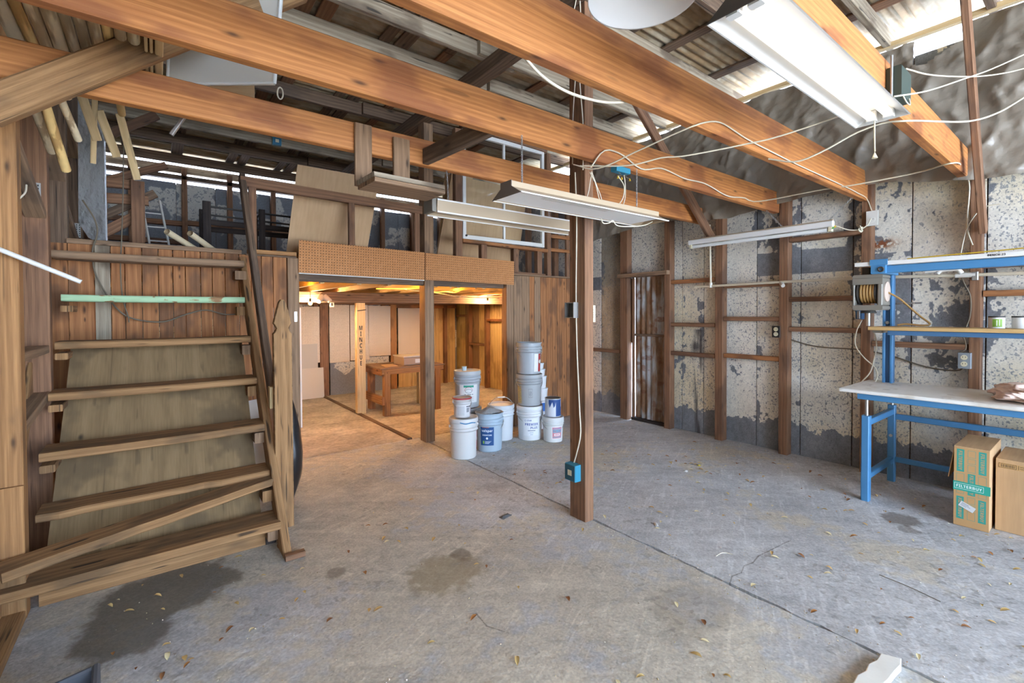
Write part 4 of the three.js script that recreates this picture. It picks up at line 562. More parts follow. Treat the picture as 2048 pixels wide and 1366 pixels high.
// ------------------------------------------------------------------ cartons under the bench
function openTop(x0, x1, y1, z0, z1, mat, parent) { for (const [a, b, c, d] of [[x0, x0 + 0.006, z0, z1], [x1 - 0.006, x1, z0, z1], [x0 + 0.006, x1 - 0.006, z0, z0 + 0.006], [x0 + 0.006, x1 - 0.006, z1 - 0.006, z1]]) block(a, b, 0.002, y1, c, d, mat, 'side', parent, { c: 0.001, us: 1, vs: 1 }); }
{
  const b = thing('printed_carton', 'tall carton printed in green with a green tape under the bench', 'box', [4.36, 0, -0.555]);
  openTop(4.14, 4.6, 0.515, -0.64, -0.475, M.cardboard, b);
  block(4.143, 4.597, 0.515, 0.52, -0.64, -0.475, M.cardboard, 'flap', b, { c: 0.001, us: 1, vs: 1 });
  sheet([4.16, 0.5, -0.642], [0.3, 0, 0], [0, -0.2, -0.028], 0.004, M.cardboard, 'flap', b);
  const face = canvasTex(512, 1536, (g, w, h) => {
    g.fillStyle = '#c49a66'; g.fillRect(0, 0, w, h); g.strokeStyle = '#5f9c86'; g.lineWidth = 6; const teal = '#3f9c8a';
    const word = (x, y, hh) => { g.fillStyle = teal; g.fillRect(x, y, 112, hh); g.save(); g.translate(x + 56, y + hh / 2); g.rotate(Math.PI / 2); g.fillStyle = '#c49a66'; g.font = 'bold 74px sans-serif'; g.textAlign = 'center'; g.textBaseline = 'middle'; g.fillText('FILTERBUY', 0, 0, hh - 30); g.restore(); };
    word(40, 30, 440); word(360, 30, 440); word(40, 960, 440); word(360, 960, 440); word(205, 490, 420);
    for (const [x, y, a, c] of [[205, 40, 110, 130], [205, 200, 110, 90], [205, 320, 110, 140], [40, 510, 112, 160], [40, 700, 112, 200], [360, 510, 112, 160], [360, 700, 112, 220], [205, 950, 110, 120], [205, 1100, 110, 100], [205, 1230, 110, 160]]) g.strokeRect(x, y, a, c); });
  const tapeTex = canvasTex(512, 160, (g, w, h) => { g.fillStyle = '#2fa48c'; g.fillRect(0, 0, w, h); g.strokeStyle = '#dfeee8'; g.lineWidth = 6; g.strokeRect(20, 30, 400, 96); g.fillStyle = '#dfeee8'; g.font = 'bold 70px sans-serif'; g.textAlign = 'center'; g.fillText('FILTERBUY', 220, 104, 370); });
  const q = (tex) => new THREE.MeshStandardMaterial({ map: tex, roughness: 0.75 });
  mesh(new THREE.PlaneGeometry(0.163, 0.51), q(face), [4.1385, 0.258, -0.5575], 'printed_face', b, [0, -Math.PI / 2, 0]);
  mesh(new THREE.PlaneGeometry(0.172, 0.058), q(tapeTex), [4.137, 0.262, -0.556], 'tape', b, [0, -Math.PI / 2, 0]);
  const slip = canvasTex(128, 64, (g) => { g.fillStyle = '#d8d8d6'; g.fillRect(0, 0, 128, 64); g.fillStyle = '#9aa0a4'; g.fillRect(12, 12, 60, 8); g.fillRect(12, 28, 80, 6); g.fillRect(12, 42, 50, 6); });
  mesh(new THREE.PlaneGeometry(0.075, 0.036), q(slip), [4.1365, 0.135, -0.575], 'slip', b, [0.0, -Math.PI / 2, 0, ]).rotation.set(0, -Math.PI / 2, -0.45, 'YXZ');
  const c = thing('plain_carton', 'plain brown carton with a printed barcode under the bench', 'box', [4.45, 0, -0.37]);
  openTop(4.245, 4.66, 0.455, -0.46, -0.30, M.cardboard, c); block(4.247, 4.658, 0.455, 0.46, -0.46, -0.30, M.cardboard, 'flap', c, { c: 0.001, us: 1, vs: 1 });
  const bar0 = canvasTex(512, 128, (g) => { g.fillStyle = '#c0965e'; g.fillRect(0, 0, 512, 128); g.fillStyle = '#2c2620'; g.lineWidth = 8; g.strokeStyle = '#2c2620'; g.strokeRect(10, 14, 300, 96); let x = 40; const ws = [6, 10, 5, 12, 7, 5, 14, 6, 9, 5, 12, 6, 8, 10, 5, 7]; ws.forEach((k, i) => { g.fillRect(x, 30, k, 64); x += k + 8; }); for (const y of [34, 78]) { g.fillRect(370, y, 90, 9); g.beginPath(); g.moveTo(480, y + 4); g.lineTo(448, y - 16); g.lineTo(448, y + 24); g.fill(); } g.fillRect(345, 14, 9, 96); });
  mesh(new THREE.PlaneGeometry(0.128, 0.034), q(bar0), [4.2435, 0.42, -0.385], 'barcode', c, [0, -Math.PI / 2, 0]);
}
// ------------------------------------------------------------------ lamps
// shop-light hood along X: open below, flared sides; (x0, x1), middle z, lowest y
function hoodGeo(x0, x1, half, top, hgt, th = 0.003) {
  const o = [[-half, 0], [-top, hgt * 0.6], [-top, hgt], [top, hgt], [top, hgt * 0.6], [half, 0]], inn = [[half - th * 2, 0], [top - th, hgt * 0.6 - th * 1.2], [top - th, hgt * 0.62], [-top + th, hgt * 0.62], [-top + th, hgt * 0.6 - th * 1.2], [-half + th * 2, 0]];
  const s = new THREE.Shape([...o, ...inn].map(([a, b]) => new THREE.Vector2(a, b))); const g = new THREE.ExtrudeGeometry(s, { depth: x1 - x0, bevelEnabled: false }); g.rotateY(Math.PI / 2); return g;
}
const endShape = (half, top, hgt) => { const s = new THREE.Shape([[-half, 0], [-top, hgt * 0.6], [-top, hgt], [top, hgt], [top, hgt * 0.6], [half, 0]].map(([a, b]) => new THREE.Vector2(a, b))); const g = new THREE.ExtrudeGeometry(s, { depth: 0.004, bevelEnabled: false }); g.rotateY(Math.PI / 2); return g; };
const tubeOff = plain(0xe9e9e4, 0.35), tubeLit = new THREE.MeshStandardMaterial({ color: 0xffffff, emissive: 0xfff6ea, emissiveIntensity: 0.1, roughness: 0.4 });
function chain(a, b, name, parent) { // two crossed rows of small links
  const A = new THREE.Vector3(...a), B = new THREE.Vector3(...b), n = Math.max(4, Math.round(A.distanceTo(B) / 0.013)), gs = []; for (let i = 0; i < n; i++) { const p = A.clone().lerp(B, (i + 0.5) / n), g = new THREE.TorusGeometry(0.0065, 0.0019, 4, 8); g.scale(0.8, 1.35, 1); if (i % 2) g.rotateY(Math.PI / 2); g.translate(p.x - A.x, p.y - A.y, p.z - A.z); gs.push(g); }
  const m = mesh(mergeGeometries(gs), M.zinc, a, name, parent); return m;
}
{ // lit twin-tube lamp under the tie beam
  const x0 = 1.36, x1 = 2.69, z = -0.675, y = 2.285, f = thing('fluorescent_lamp', 'lit twin-tube fluorescent lamp with a pull chain under the beam', 'lamp', [2.02, y, z]);
  mesh(hoodGeo(x0, x1, 0.105, 0.045, 0.075), M.enamel, [x0, y, z], 'hood', f); mesh(endShape(0.105, 0.045, 0.075), M.darkSteel, [x0 - 0.004, y, z], 'end_plate', f); mesh(endShape(0.105, 0.045, 0.075), M.enamel, [x1, y, z], 'end_plate', f);
  for (const s of [-1, 1]) rod([x0 + 0.03, y + 0.018, z + s * 0.032], [x1 - 0.05, y + 0.018, z + s * 0.032], 0.018, tubeLit, 'tube', f, 14);
  for (const s of [-1, 1]) for (const xe of [x0 + 0.01, x1 - 0.045]) block(xe, xe + 0.03, y + 0.0, y + 0.045, z + s * 0.032 - 0.02, z + s * 0.032 + 0.02, M.enamel, 'socket', f);
  const pull = tubeAt([[2.66, y, z - 0.02], [2.663, y - 0.07, z - 0.02], [2.667, y - 0.14, z - 0.02]], 0.003, M.ivory, 'pull_cord', f); mesh(new THREE.ConeGeometry(0.012, 0.03, 12), M.ivory, [2.667, y - 0.155, z - 0.02], 'pull_knob', pull);
  for (const xe of [1.6, 2.45]) rod([xe, y + 0.075, z - 0.03], [xe, 2.396, z - 0.03], 0.003, M.zinc, 'hanger', f, 6);
  for (const s of [-1, 1]) { const L = new THREE.RectAreaLight(0xfff6ea, 0.9, 1.22, 0.03); L.position.set(2.01, y - 0.002, z + s * 0.032); L.lookAt(2.01, 0, z + s * 0.032); scene.add(L); }
}
{ // unlit lamp with a flat white diffuser and a slotted strip
  const x0 = 1.47, x1 = 2.74, z = -1.965, y = 2.015, f = thing('hanging_lamp', 'unlit white fluorescent lamp on chains in front of the middle post', 'lamp', [2.1, y, z]);
  mesh(hoodGeo(x0, x1, 0.125, 0.045, 0.075), M.tanPaint, [x0, y, z], 'hood', f); mesh(endShape(0.128, 0.048, 0.08), rough(0x6d6258, 0.6), [x0 - 0.004, y - 0.002, z], 'end_plate', f); mesh(endShape(0.125, 0.045, 0.075), M.tanPaint, [x1, y, z], 'end_plate', f);
  block(x0, x1, y - 0.003, y + 0.004, z + 0.118, z + 0.128, M.enamel, 'rim', f, { c: 0.001 }); block(x0, x1, y - 0.003, y + 0.004, z - 0.128, z - 0.118, M.enamel, 'rim', f, { c: 0.001 });
  block(x0 + 0.002, x1 - 0.1, y + 0.004, y + 0.008, z - 0.117, z + 0.117, plain(0xf7f7f3, 0.4), 'diffuser', f, { c: 0.001 });
  for (let k = 0; k < 36; k++) block(1.66 + k * 0.0145, 1.668 + k * 0.0145, y + 0.001, y + 0.004, z + 0.06, z + 0.1, M.whitePaint, 'fin', f, { c: 0 });
  chain([1.6, 2.372, z - 0.03], [1.6, y + 0.076, z - 0.03], 'chain', f); chain([2.6, 2.372, z - 0.03], [2.6, y + 0.076, z - 0.03], 'chain', f);
}
{ // tan hood behind the post
  const x0 = 1.435, x1 = 2.74, z = -2.73, y = 2.055, f = thing('hanging_lamp', 'tan fluorescent lamp hood on a chain before the loft window', 'lamp', [2.05, y, z]);
  const s = new THREE.Shape([[0.07, 0], [0.075, 0.075], [0.0, 0.10], [-0.075, 0.075], [-0.07, 0], [-0.065, 0], [-0.07, 0.07], [0, 0.094], [0.07, 0.07], [0.065, 0]].map(([a, b]) => new THREE.Vector2(a, b))); const g = new THREE.ExtrudeGeometry(s, { depth: x1 - x0, bevelEnabled: false }); g.rotateY(Math.PI / 2);
  mesh(g, M.tanPaint, [x0, y, z], 'hood', f); block(x0, x1, y - 0.006, y + 0.004, z + 0.066, z + 0.076, M.enamel, 'rim', f, { c: 0.001 }); block(x0, x1, y + 0.072, y + 0.082, z + 0.066, z + 0.078, M.enamel, 'rim', f, { c: 0.001 }); block(x0, x1, y - 0.006, y + 0.004, z - 0.076, z - 0.066, M.enamel, 'rim', f, { c: 0.001 });
  block(x0 - 0.03, x0, y, y + 0.085, z - 0.06, z + 0.06, M.greySteel, 'end_plate', f); rod([x0, y + 0.03, z], [x1, y + 0.03, z], 0.016, tubeOff, 'tube', f, 12);
  chain([1.58, 2.374, z - 0.06], [1.58, y + 0.1, z - 0.04], 'chain', f); chain([2.5, 2.374, z - 0.06], [2.5, y + 0.1, z - 0.04], 'chain', f);
}
{ // bare strip lamp beside the right wall
  const f = thing('strip_lamp', 'unlit strip lamp with a bare tube along the peeling wall', 'lamp', [4.62, 2.1, -2.15]);
  bar([4.62, 2.155, -2.84], [4.62, 2.155, -1.49], 0.06, 0.05, M.enamel, 'channel', f, { c: 0.006 }); bar([4.62, 2.186, -2.84], [4.62, 2.186, -1.49], 0.035, 0.012, M.tanPaint, 'cover', f);
  rod([4.62, 2.108, -2.8], [4.62, 2.108, -1.53], 0.017, tubeOff, 'tube', f, 14); for (const z of [-2.82, -1.51]) block(4.6, 4.64, 2.09, 2.135, z - 0.015, z + 0.015, M.ivory, 'socket', f);
  chain([4.62, 2.37, -2.045], [4.62, 2.19, -1.9], 'chain', f); chain([4.62, 2.365, -1.345], [4.62, 2.19, -1.52], 'chain', f); mesh(new THREE.ConeGeometry(0.01, 0.022, 8), plain(0x4f9a4a, 0.5), [4.6, 2.12, -1.485], 'wire_nut', f); mesh(new THREE.ConeGeometry(0.01, 0.022, 8), M.yellow, [4.63, 2.135, -1.48], 'wire_nut', f);
}
{ // enamel dish shade near the roof
  const f = thing('dish_lamp', 'wide shallow white enamel lamp shade high under the roof', 'lamp', [1.785, 2.85, -1.335]);
  const P = [[0.02, 0.17], [0.05, 0.165], [0.06, 0.12], [0.14, 0.085], [0.215, 0.035], [0.245, 0.0], [0.25, -0.004], [0.25, 0.002], [0.22, 0.042], [0.145, 0.092], [0.065, 0.128], [0.055, 0.175], [0.02, 0.18]].map(([a, b]) => new THREE.Vector2(a, b));
  const ng = mesh(new THREE.LatheGeometry(P, 48), M.enamel, [1.785, 2.85, -1.335], 'shade', f); rod([1.785, 3.02, -1.335], [1.785, 3.69, -1.335], 0.009, M.darkSteel, 'stem', f, 8); mesh(new THREE.CylinderGeometry(0.02, 0.02, 0.05, 12), M.ivory, [1.785, 2.99, -1.335], 'socket', f);
}
// small bulbs and rope light under the loft
function bulb(x, y, z, ceil, label, power) {
  const b = thing('light_bulb', label, 'bulb', [x, y, z]);
  mesh(new THREE.SphereGeometry(0.027, 18, 14), new THREE.MeshStandardMaterial({ color: 0xffe2b0, emissive: 0xffb75a, emissiveIntensity: 0.8, roughness: 0.4 }), [x, y, z], 'globe', b); mesh(new THREE.CylinderGeometry(0.015, 0.015, 0.04, 12), M.black, [x, y + 0.042, z], 'socket', b); rod([x, y + 0.06, z], [x, ceil, z], 0.003, M.black, 'wire', b, 6);
  const L = new THREE.PointLight(0xffd09a, power); L.position.set(x, y, z); L.castShadow = true; L.shadow.radius = 1.2; scene.add(L);
}
bulb(1.56, 1.535, -6.3, 1.69, 'small glowing bulb before the corner pegboard', 0.45);
bulb(4.25, 1.58, -6.2, 1.69, 'small glowing bulb near the golden wall', 0.58);
{
  const glow = new THREE.MeshStandardMaterial({ color: 0xffd070, emissive: 0xffb030, emissiveIntensity: 0.2, roughness: 0.5 });
  tag(tubeAt([[1.93, 1.675, -5.0], [2.1, 1.68, -4.95], [2.3, 1.685, -4.9], [2.43, 1.71, -4.9], [2.45, 1.76, -4.92], [2.4, 1.8, -4.95], [2.2, 1.8, -5.0]], 0.006, glow, 'rope_light', scene), 'glowing yellow rope light looped under the loft joists', 'light');
  tag(tubeAt([[1.07, 1.62, -5.0], [1.085, 1.68, -4.98], [1.08, 1.74, -4.98], [1.1, 1.79, -5.0]], 0.006, glow, 'rope_light', scene), 'short glowing rope light behind the opening post', 'light');
  tag(tubeAt([[2.6, 1.79, -5.2], [2.75, 1.675, -5.22], [2.95, 1.68, -5.25], [3.1, 1.675, -5.25], [3.3, 1.78, -5.25]], 0.006, glow, 'rope_light', scene), 'added glowing rope light under the joists of the smaller opening', 'light');  // rope piece itself unseen, added as source for the gold light on these joists
  for (const [x, z, p] of [[2.25, -4.93, 0.1], [1.12, -4.95, 0.04], [3.0, -5.2, 0.07]]) { const L = new THREE.PointLight(0xffb040, p); L.position.set(x, 1.65, z); L.castShadow = true; scene.add(L); }
  tag(tubeAt([[2.42, 1.69, -5.3], [2.9, 1.665, -5.4], [3.3, 1.64, -5.6], [3.9, 1.63, -5.8], [4.5, 1.66, -5.9]], 0.005, M.cable, 'cable', scene), 'pale cable sagging under the joists of the smaller opening', 'cable');
  for (const x of [1.24, 1.62, 1.92, 2.66, 3.0]) tag(mesh(new THREE.TorusGeometry(0.018, 0.005, 5, 14), M.zinc, [x, 1.71, -4.62], 'hook', scene, [0.3, 0.6, 0]), 'small metal hook at a joist end under the loft', 'hook', 'hooks at the joist ends');
}
{ // reflector clamp lamp and its plate by the bulb
  const l = thing('clamp_lamp', 'twin grey flood lamp heads mounted beside the small bulb', 'lamp', [1.72, 1.6, -6.36]);
  rod([1.72, 1.62, -6.36], [1.66, 1.56, -6.3], 0.045, rough(0xa8a49c, 0.5), 'lamp_head', l, 14, 0.03); rod([1.75, 1.62, -6.36], [1.81, 1.565, -6.3], 0.045, rough(0xa8a49c, 0.5), 'lamp_head', l, 14, 0.03); block(1.7, 1.78, 1.6, 1.66, -6.37, -6.355, M.greySteel, 'bracket', l);
  const o = thing('outlet', 'white outlet plate under the flood lamp heads', 'outlet', [1.85, 1.5, -6.37]); block(1.82, 1.88, 1.49, 1.56, -6.385, -6.372, M.ivory, 'plate', o); block(1.84, 1.86, 1.505, 1.545, -6.372, -6.369, M.black, 'socket', o);
}
// ------------------------------------------------------------------ work table in the pegboard room
{
  const t = thing('work_table', 'rough wooden work table in the room under the loft', 'table', [2.8, 0, -6.35]);
  for (const [x, z, m] of [[2.43, -6.06, M.studPale], [2.45, -6.68, M.plank], [3.2, -6.6, M.newWood], [3.2, -6.06, M.studPale]]) block(x, x + 0.085, 0, 0.6, z - 0.045, z + 0.045, m, 'leg', t);
  block(2.4, 3.34, 0.565, 0.64, -6.07, -6.03, M.studPale, 'apron', t); block(2.4, 2.44, 0.55, 0.64, -6.7, -6.05, M.plank, 'apron', t); block(2.4, 3.34, 0.565, 0.64, -6.72, -6.68, M.studPale, 'apron', t);
  for (let k = 0; k < 5; k++) block(2.38, 3.36, 0.64, 0.658, -6.74 + k * 0.143, -6.6 + k * 0.143, M.plankGrey, 'top_board', t);
  block(2.385, 2.425, 0.16, 0.27, -6.74, -6.0, M.studPale, 'stretcher', t);
  const b = thing('storage_box', 'dusty plastic storage box with a lid on the work table', 'box', [2.98, 0.66, -6.3]);
  const pb = new THREE.MeshPhysicalMaterial({ color: 0xb39a80, roughness: 0.4, transmission: 0.15, thickness: 0 });
  block(2.76, 3.2, 0.66, 0.775, -6.48, -6.12, pb, 'body', b, { c: 0.012 }); block(2.75, 3.21, 0.776, 0.792, -6.49, -6.11, plain(0xd2cabc, 0.5), 'lid', b, { c: 0.004 }); block(2.93, 3.07, 0.69, 0.745, -6.119, -6.116, plain(0xdedbd4, 0.7), 'paper_label', b, { c: 0 });
  tag(sheet([2.48, 0.663, -6.1], [0.2, 0, -0.05], [0.05, 0.0, -0.3], 0.006, M.hardboard, 'flat_board', scene), 'thin flat board lying on the work table', 'board');
}
// ------------------------------------------------------------------ loft things
tag(sheet([1.0, 1.89, -4.98], [0.79, 0.0, 0], [0.06, 0.91, 0.30], 0.006, M.hardboard, 'hardboard_sheet', scene), 'large tan hardboard sheet leaning against the loft rail', 'board');
tag(sheet([2.72, 1.89, -5.15], [0.30, 0.0, 0], [0.12, 1.32, 0.30], 0.015, M.hardboard, 'plywood_board', scene, 1.25), 'narrow pale plywood board leaning beside the loft window', 'board');
tag(sheet([2.82, 1.89, -5.3], [1.3, 0.0, 0], [0, 1.22, 0.28], 0.015, M.hardboard, 'plywood_board', scene, 1.25), 'wide pale plywood sheet leaning behind the loft window', 'board');
for (const [x, y, z, dx, label] of [[0.055, 2.065, -4.58, 0.11, 'cardboard tube poking over the ledge, the one nearer the left wall'], [0.215, 2.06, -4.58, 0.10, 'cardboard tube poking over the ledge, the one nearer the stair rail']]) {
  const g = new THREE.LatheGeometry([[0.024, 0], [0.024, 0.6], [0.02, 0.6], [0.02, 0]].map(([a, b]) => new THREE.Vector2(a, b)), 18); const m = new THREE.Mesh(g, M.tube); m.position.set(x + dx * 3.1, 1.91 + 0.0, z - 0.5); m.quaternion.setFromUnitVectors(new THREE.Vector3(0, 1, 0), new THREE.Vector3(-dx * 3.1, y - 1.91, 0.5).normalize()); tag(put(m, 'cardboard_tube', scene), label, 'tube');
}
{ // dark rack
  const r = thing('loft_rack', 'dark wooden rack with thin rails standing in the loft', 'rack', [0.7, 1.885, -6]);
  for (const [x0, x1, y1] of [[0.40, 0.475, 2.62], [0.94, 1.0, 2.6], [1.4, 1.46, 2.6]]) for (const z of [-6.0, -6.5]) block(x0, x1, 1.886, y1, z - 0.03, z + 0.03, M.darkWood, 'leg', r);
  for (const z of [-6.0, -6.5]) { bar([0.4, 2.57, z], [1.46, 2.55, z], 0.02, 0.02, M.darkSteel, 'rail', r); bar([0.4, 2.40, z], [1.46, 2.40, z], 0.03, 0.06, M.darkWood, 'rail', r); }
  for (const x of [0.43, 0.97, 1.43]) bar([x, 2.57, -6.5], [x, 2.57, -6], 0.02, 0.02, M.darkSteel, 'crossbar', r);
  bar([0.45, 1.99, -6.0], [1.42, 1.99, -6.0], 0.04, 0.04, M.darkSteel, 'foot_rail', r);
}
{ // brown timber frame at the left end
  const r = thing('timber_frame', 'brown timber sawhorse frame by the foil board in the loft', 'frame', [-0.2, 1.885, -5.3]);
  block(-0.17, -0.075, 1.886, 2.56, -5.24, -5.18, M.stud, 'leg', r); block(-0.42, -0.35, 1.886, 2.5, -5.65, -5.59, M.stud, 'leg', r);
  bar([-0.42, 2.525, -5.25], [-0.08, 2.535, -5.25], 0.05, 0.075, M.stud, 'top_rail', r); bar([-0.42, 2.4, -5.3], [-0.05, 2.42, -5.3], 0.05, 0.085, M.stud, 'rail', r); bar([-0.42, 2.05, -5.28], [-0.1, 2.3, -5.28], 0.04, 0.085, M.stud, 'diagonal', r); bar([-0.42, 1.95, -5.27], [-0.09, 1.96, -5.27], 0.05, 0.1, M.stud, 'rail', r); bar([-0.44, 2.2, -5.33], [-0.0, 2.5, -5.33], 0.04, 0.07, M.oldBrown, 'diagonal', r);
}
{ // foil covered board beside the studs
  const foil = new THREE.MeshStandardMaterial({ color: 0xf0f3f6, roughness: 0.24, metalness: 0.6, bumpMap: noiseBump, bumpScale: 0.03 });
  const s = new THREE.Shape([[0, 0.12], [0.1, 0], [0.28, -0.08], [0.28, 0.72], [0.2, 0.93], [0.02, 1.08]].map(([a, b]) => new THREE.Vector2(a, b)));
  const g = new THREE.ExtrudeGeometry(s, { depth: 0.012, bevelEnabled: false, curveSegments: 4 }); g.rotateY(-0.9); tag(mesh(g, foil, [-0.472, 2.0, -4.95], 'foil_board', scene), 'shiny foil-covered board standing at the left end of the loft', 'board');
  const lad = thing('ladder', 'slim white ladder leaning at the left end of the loft', 'ladder', [-0.05, 1.885, -6]);
  bar([-0.02, 1.9, -6.6], [-0.14, 2.8, -7.2], 0.02, 0.03, M.whitePaint, 'side_rail', lad); bar([0.16, 1.9, -6.6], [0.04, 2.8, -7.2], 0.02, 0.03, M.whitePaint, 'side_rail', lad); for (let k = 1; k < 5; k++) bar([-0.02 - 0.12 * k / 5, 1.9 + 0.9 * k / 5, -6.6 - 0.6 * k / 5], [0.16 - 0.12 * k / 5, 1.9 + 0.9 * k / 5, -6.6 - 0.6 * k / 5], 0.015, 0.015, M.whitePaint, 'rung', lad);
}
// small shelf hung on the tie beam
{
  const s = thing('hanging_shelf', 'small plank shelf hung by two boards on the orange beam', 'shelf', [1.15, 2.13, -2.65]);
  block(0.94, 1.042, 2.16, 2.53, -2.767, -2.742, M.plankGrey, 'hanger_board', s); block(1.18, 1.288, 2.16, 2.5, -2.767, -2.742, M.plankGrey, 'hanger_board', s);
  bar([0.95, 2.14, -2.6], [1.40, 2.14, -2.62], 0.24, 0.025, M.plankGrey, 'shelf_board', s); bar([0.945, 2.167, -2.6], [1.395, 2.167, -2.62], 0.25, 0.025, M.oldPale, 'shelf_board', s);
}
// ------------------------------------------------------------------ poles and sheets stored on the tie beams
{
  const spots = [[-0.465, 0.028, M.tubeGrey, -3.0], [-0.44, 0.02, M.tubeYellow, -3.25], [-0.405, 0.022, M.tube, -3.5], [-0.36, 0.026, M.tube, -3.05], [-0.315, 0.02, M.tubeGrey, -3.2], [-0.275, 0.021, M.tubeGrey, -3.35], [-0.232, 0.021, M.tube, -3.1], [-0.19, 0.019, M.tubeYellow, -3.6], [-0.148, 0.021, M.tube, -3.2], [-0.098, 0.022, M.tube, -3.0]];
  const notes = ['fat grey pole lying on the beams next to the wall', 'thin yellow pole beside the fat grey one', 'pale pole lying third from the wall', 'thick cream pole lying fourth from the wall', 'whitish pole lying fifth from the wall', 'whitish pole lying sixth from the wall', 'cream pole lying seventh from the wall', 'thin yellowish pole lying eighth from the wall', 'cream pole lying ninth from the wall', 'cream pole lying outermost, next to the slats'];
  let px = -0.497; spots.forEach(([x0, r, m, zf], i) => { const x = px + r; px += 2 * r + 0.0015; tag(rod([x, 2.604 + r, -1.2], [x, 2.573 + r - (-zf - 2.02) * 0.001, zf], r, m, 'wooden_pole', scene, 12), notes[i], 'pole', 'poles stored on the tie beams'); });
  for (const [x, w, zf, label] of [[-0.024, 0.012, -3.3, 'thin slat stored on edge beside the poles'], [-0.006, 0.012, -3.35, 'second thin slat stored on edge beside the poles'], [0.022, 0.03, -3.15, 'wide tan slat stored on edge next to the poles']]) tag(bar([x, 2.625, -1.4], [x, 2.6, zf], w, 0.09, M.newWood, 'wood_slat', scene), label, 'slat', 'slats stored on the tie beams');
  // pole ends that droop behind the first beam
  const ends = [[[-0.475, 2.5, -3.0], [-0.44, 2.28, -3.5], 0.02, M.tube, 'cream pole end drooping behind the thick brace'], [[-0.43, 2.52, -2.95], [-0.38, 2.18, -3.45], 0.021, M.tubeYellow, 'yellow pole end drooping below the thick brace'], [[-0.375, 2.5, -2.95], [-0.325, 2.34, -3.4], 0.017, M.tube, 'short pole end drooping beside the yellow one']];
  for (const [a, b, r, m, label] of ends) tag(rod(a, b, r, m, 'drooping_pole', scene, 10), label, 'pole');
  for (const [a, b, w, label] of [[[-0.29, 2.75, -4.1], [-0.21, 2.5, -4.25], 0.05, 'short wide slat hanging down behind the beam'], [[-0.18, 2.72, -4.0], [-0.1, 2.35, -4.2], 0.045, 'slanting tan slat hanging down behind the beam'], [[-0.30, 2.8, -4.0], [-0.33, 2.42, -4.2], 0.03, 'dark double slat hanging beside the foil board'], [[-0.36, 2.78, -3.9], [-0.30, 2.55, -4.1], 0.05, 'crooked brown slat hanging beside the foil board']]) tag(bar(a, b, w, 0.018, M.newWood, 'loose_slat', scene, { up: [0, 0, 1] }), label, 'slat');
  tag(bar([0.33, 2.815, -2.95], [0.07, 2.34, -3.02], 0.025, 0.018, M.zinc, 'metal_strip', scene), 'thin bright metal strip slanting behind the beam', 'strip');
  // framed translucent panel lying on the beams
  const p = thing('framed_panel', 'translucent panel in a thin white metal frame up on the beams', 'panel', [0.25, 2.6, -2.7]);
  const pm = new THREE.MeshPhysicalMaterial({ color: 0xe6dfd0, roughness: 0.45, transmission: 0.2, thickness: 0 });
  const A = new THREE.Vector3(0.06, 2.6, -3.02), B = new THREE.Vector3(0.5, 2.6, -2.68), U = new THREE.Vector3(0.02, 0.58, 0.18);
  sheet(A.toArray(), B.clone().sub(A).toArray(), U.toArray(), 0.004, pm, 'pane', p);
  const C4 = [A, B, B.clone().add(U), A.clone().add(U)]; for (let i = 0; i < 4; i++) bar(C4[i].toArray(), C4[(i + 1) % 4].toArray(), 0.014, 0.02, M.whitePaint, 'frame_bar', p, { up: [0.5, 0, -0.6] });
  tag(sheet([0.06, 2.6, -3.3], [0.42, 0.0, 0.16], [0, 0.35, -0.05], 0.012, M.cardboard, 'cardboard_piece', scene), 'cardboard piece showing behind the framed panel', 'cardboard');
  tag(mesh(new THREE.TorusGeometry(0.03, 0.004, 6, 20), M.cable, [0.56, 2.63, -2.85], 'wire_ring', scene, [0.3, 0.9, 0]), 'small ring of cream wire hanging by the framed panel', 'wire');
}
// ------------------------------------------------------------------ plastic sheeting over the top of the right wall
{
  const nz = 420, ny = 70, z0 = -4.6, z1 = 4.3, P = [], T = [], I = [], keep = [];
  for (let j = 0; j <= ny; j++) for (let i = 0; i <= nz; i++) {
    const z = mix(z0, z1, i / nz), v = j / ny, lo = 2.43 + 0.09 * (fb(z * 1.7, 3, 3, 501) - 0.5) + 0.05 * Math.sin(z * 3.1), hi = 3.535 + 0.06 * (fb(z * 2.6, 7, 3, 503) - 0.5), y = mix(lo, hi, v);
    const w1 = fb(z * 1.6 + y * 0.9, y * 1.5 - z * 0.7, 3, 505), ridge = (q) => 1 - Math.abs(2 * q - 1);
    const fold = 0.10 * (w1 - 0.35) + 0.045 * Math.pow(ridge(fb(z * 3.2 + y * 2.1, y * 2.2 - z * 1.9, 3, 507)), 3) + 0.02 * Math.pow(ridge(fb(z * 9 - y * 4, y * 7 + z * 3, 3, 511)), 2); const x = 4.838 - Math.max(0, fold) - 0.06 * Math.sin(v * Math.PI);
    P.push(x, y, z); T.push(z, y); keep.push(!(z > -0.98 && z < -0.72 && y > 3.3 + 0.5 * Math.abs(z + 0.93) + 0.05 * fb(z * 30, y * 9, 2, 509)));
  }
  for (let j = 0; j < ny; j++) for (let i = 0; i < nz; i++) { const a = j * (nz + 1) + i, b = a + 1, c = a + nz + 1, d = c + 1; if (keep[a] && keep[b] && keep[c] && keep[d]) I.push(a, b, d, a, d, c); }
  const g = new THREE.BufferGeometry(); g.setAttribute('position', new THREE.Float32BufferAttribute(P, 3)); g.setAttribute('uv', new THREE.Float32BufferAttribute(T, 2)); g.setIndex(I); g.computeVertexNormals();
  tag(mesh(g, new THREE.MeshPhysicalMaterial({ color: 0x8a8072, roughness: 0.3, specularIntensity: 0.9, bumpMap: noiseBump, bumpScale: 0.008 }), [0, 0, 0], 'plastic_sheet', scene), 'wrinkled dark plastic sheet stapled over the top of the peeling wall', 'plastic sheet');
}
